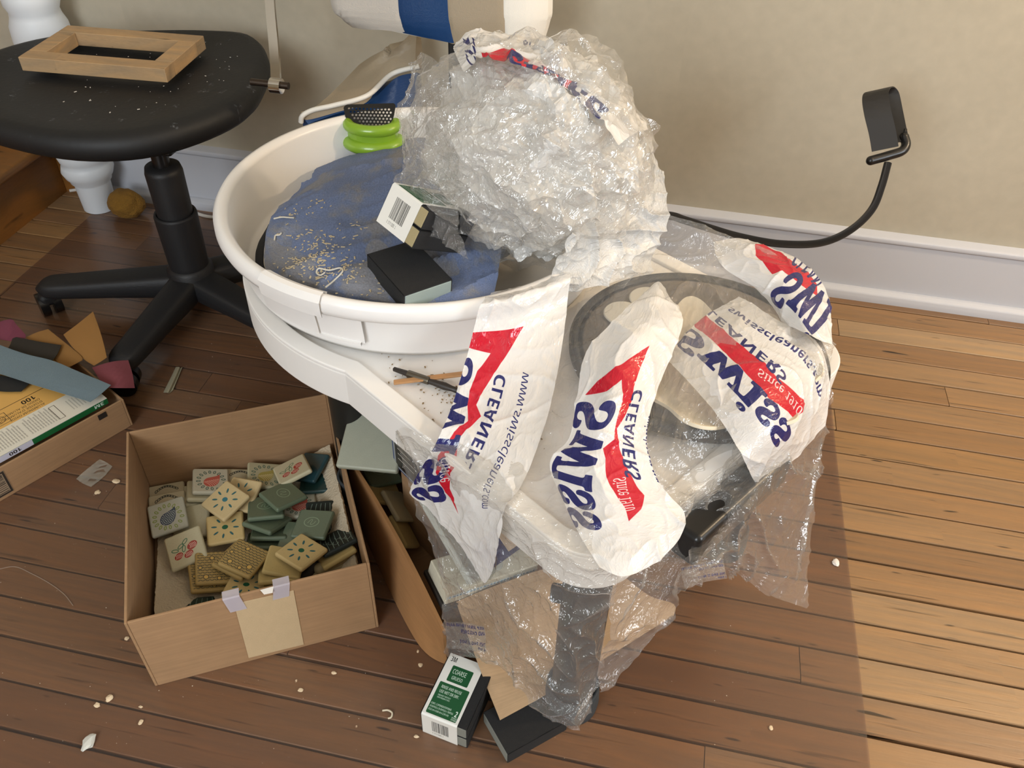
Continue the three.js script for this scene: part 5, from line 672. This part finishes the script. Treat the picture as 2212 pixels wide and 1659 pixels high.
{ // crumpled bag stuffed into the pan
  const c0 = [-0.176, 0.625, 0.758], o = thing('plastic_bag', 'big crumpled ball of clear plastic bag rising out of the white pan', 'bag', [c0[0], 0.47, c0[2]]);
  // crumpled film: a coarse jittered solid whose flat facets are broken again into smaller ones
  const ball = (name, rad, seed, det, m, grow, jit = 0.10, jit2 = 0.018) => {
    const r = rng(seed), key = new Map(), g0 = new THREE.IcosahedronGeometry(1, det), p0 = g0.attributes.position, P = [], U = [], v = new THREE.Vector3();
    const node = (x, y, z, tag, amp) => { const k = tag + Math.round(x * 4000) + '_' + Math.round(y * 4000) + '_' + Math.round(z * 4000); if (!key.has(k)) key.set(k, [(r() - 0.5) * 2 * amp, (r() - 0.5) * amp, (r() - 0.5) * amp]); return key.get(k); };
    const shape = (i) => { v.fromBufferAttribute(p0, i).normalize(); const d = node(v.x, v.y, v.z, 'a', jit), q = 1 + d[0] + 0.10 * fbm(v.x * 1.7 + seed, v.y * 1.7, v.z * 1.7, 2), low = smooth(0.1, -1, v.y); return [(v.x + d[1]) * q * rad * grow[0] * (1 - 0.24 * low), (v.y + d[2]) * q * rad * grow[1], (v.z + d[1]) * q * rad * grow[2] * (1 - 0.24 * low)]; };
    const n = 4; for (let f = 0; f < p0.count; f += 3) {
      const A = shape(f), B = shape(f + 1), C = shape(f + 2), pt = (i, j) => { const k = n - i - j, q = [0, 1, 2].map(c => (A[c] * k + B[c] * i + C[c] * j) / n), d = node(q[0], q[1], q[2], 'b', jit2), s = (i && j && k) || !(i === n || j === n || k === n) ? 1 + d[0] : 1 + d[0] * 0.3; return q.map(c => c * s); };
      for (let i = 0; i < n; i++) for (let j = 0; j < n - i; j++) { const T = [[pt(i, j), pt(i + 1, j), pt(i, j + 1)]]; if (i + j < n - 1) T.push([pt(i + 1, j), pt(i + 1, j + 1), pt(i, j + 1)]); for (const t of T) for (const q of t) { P.push(...q); U.push(q[0] * 3 + q[2], q[1] * 3 + q[2] * 0.7); } }
    }
    const g = new THREE.BufferGeometry(); g.setAttribute('position', new THREE.Float32BufferAttribute(P, 3)); g.setAttribute('uv', new THREE.Float32BufferAttribute(U, 2)); g.computeVertexNormals();
    const mm = mesh(name, g, m, o); mm.position.y = c0[1] - 0.47; return mm;
  };
  const hazy = new THREE.MeshPhysicalMaterial({ color: '#f2f1ee', transmission: 0.45, thickness: 0, roughness: 0.09, ior: 1.68, side: THREE.DoubleSide, bumpMap: rep(crinkle, 2, 2), bumpScale: 0.0015 });
  ball('outer_film', 0.150, 3, 5, filmClear, [1.06, 1.0, 0.95]);
  ball('inner_film', 0.132, 17, 7, hazy, [1.0, 1.0, 0.95]).position.x += 0.006;
  film('printed_band', [[[-0.2927,0.7328,0.6885],[-0.2651,0.747,0.6705],[-0.2239,0.7462,0.6634],[-0.1634,0.7379,0.6596],[-0.0909,0.7057,0.6751],[-0.0302,0.6571,0.7078]],[[-0.2668,0.7512,0.7692],[-0.242,0.7636,0.7533],[-0.2061,0.762,0.748],[-0.1549,0.7524,0.747],[-0.0957,0.7256,0.7602],[-0.0426,0.6861,0.786]],[[-0.2419,0.7595,0.8319],[-0.2235,0.7702,0.8187],[-0.1921,0.7687,0.8143],[-0.1487,0.7587,0.8151],[-0.1011,0.7339,0.8286],[-0.055,0.7012,0.8496]]], 220, 60, printedFilm(1024, 320, (c, k) => {
    letter(c, 'ers.com', [[479,72],[658,165],[474,164]], k('blue'), SANS, 72);
    poly(c, [[209,274],[382,206],[534,236],[647,225],[740,237],[746,297],[639,313],[491,339],[348,324],[238,400]], k('red'));
    letter(c, 'Swiss', [[378,400],[893,350],[393,244]], k('blue'), SERIF, 66);
    letter(c, 'CLE', [[155,400],[179,116],[79,290]], k('blue'), SANS, 72);
  }, 0.30), o, 0.006, 18, 21);
  // loose tails of film on the pan rim and round the ball
  film('loose_tail', [[[-0.3389,0.7208,0.6877], [-0.3019,0.7313,0.7394], [-0.2696,0.7222,0.7824]], [[-0.3495,0.666,0.7393], [-0.2966,0.6878,0.805], [-0.247,0.6896,0.8486]], [[-0.3238,0.619,0.7907], [-0.2786,0.6461,0.853], [-0.2355,0.6554,0.8841]], [[-0.3346,0.612,0.84], [-0.2779,0.6265,0.8978], [-0.2279,0.619,0.9157]], [[-0.2934,0.5818,0.8732], [-0.2486,0.5901,0.9253], [-0.2108,0.5801,0.9409]]], 90, 150, filmClear, o, 0.010, 20, 31);
  film('loose_tail', [[[-0.1127,0.6314,0.6989], [-0.065,0.6282,0.6792], [-0.0275,0.6247,0.6616]], [[-0.109,0.605,0.7902], [-0.0538,0.5963,0.7468], [0.0037,0.5833,0.707]], [[-0.1026,0.5864,0.8604], [-0.0512,0.5704,0.7971], [0.0123,0.5559,0.7437]], [[-0.1153,0.54,0.8702], [-0.0676,0.542,0.8341], [0.005,0.53,0.7619]], [[-0.1231,0.5,0.8811], [-0.0623,0.5,0.8449], [-0.0003,0.49,0.7814]]], 110, 150, hazy, o, 0.010, 18, 41);
}

renderer.render(scene, camera);
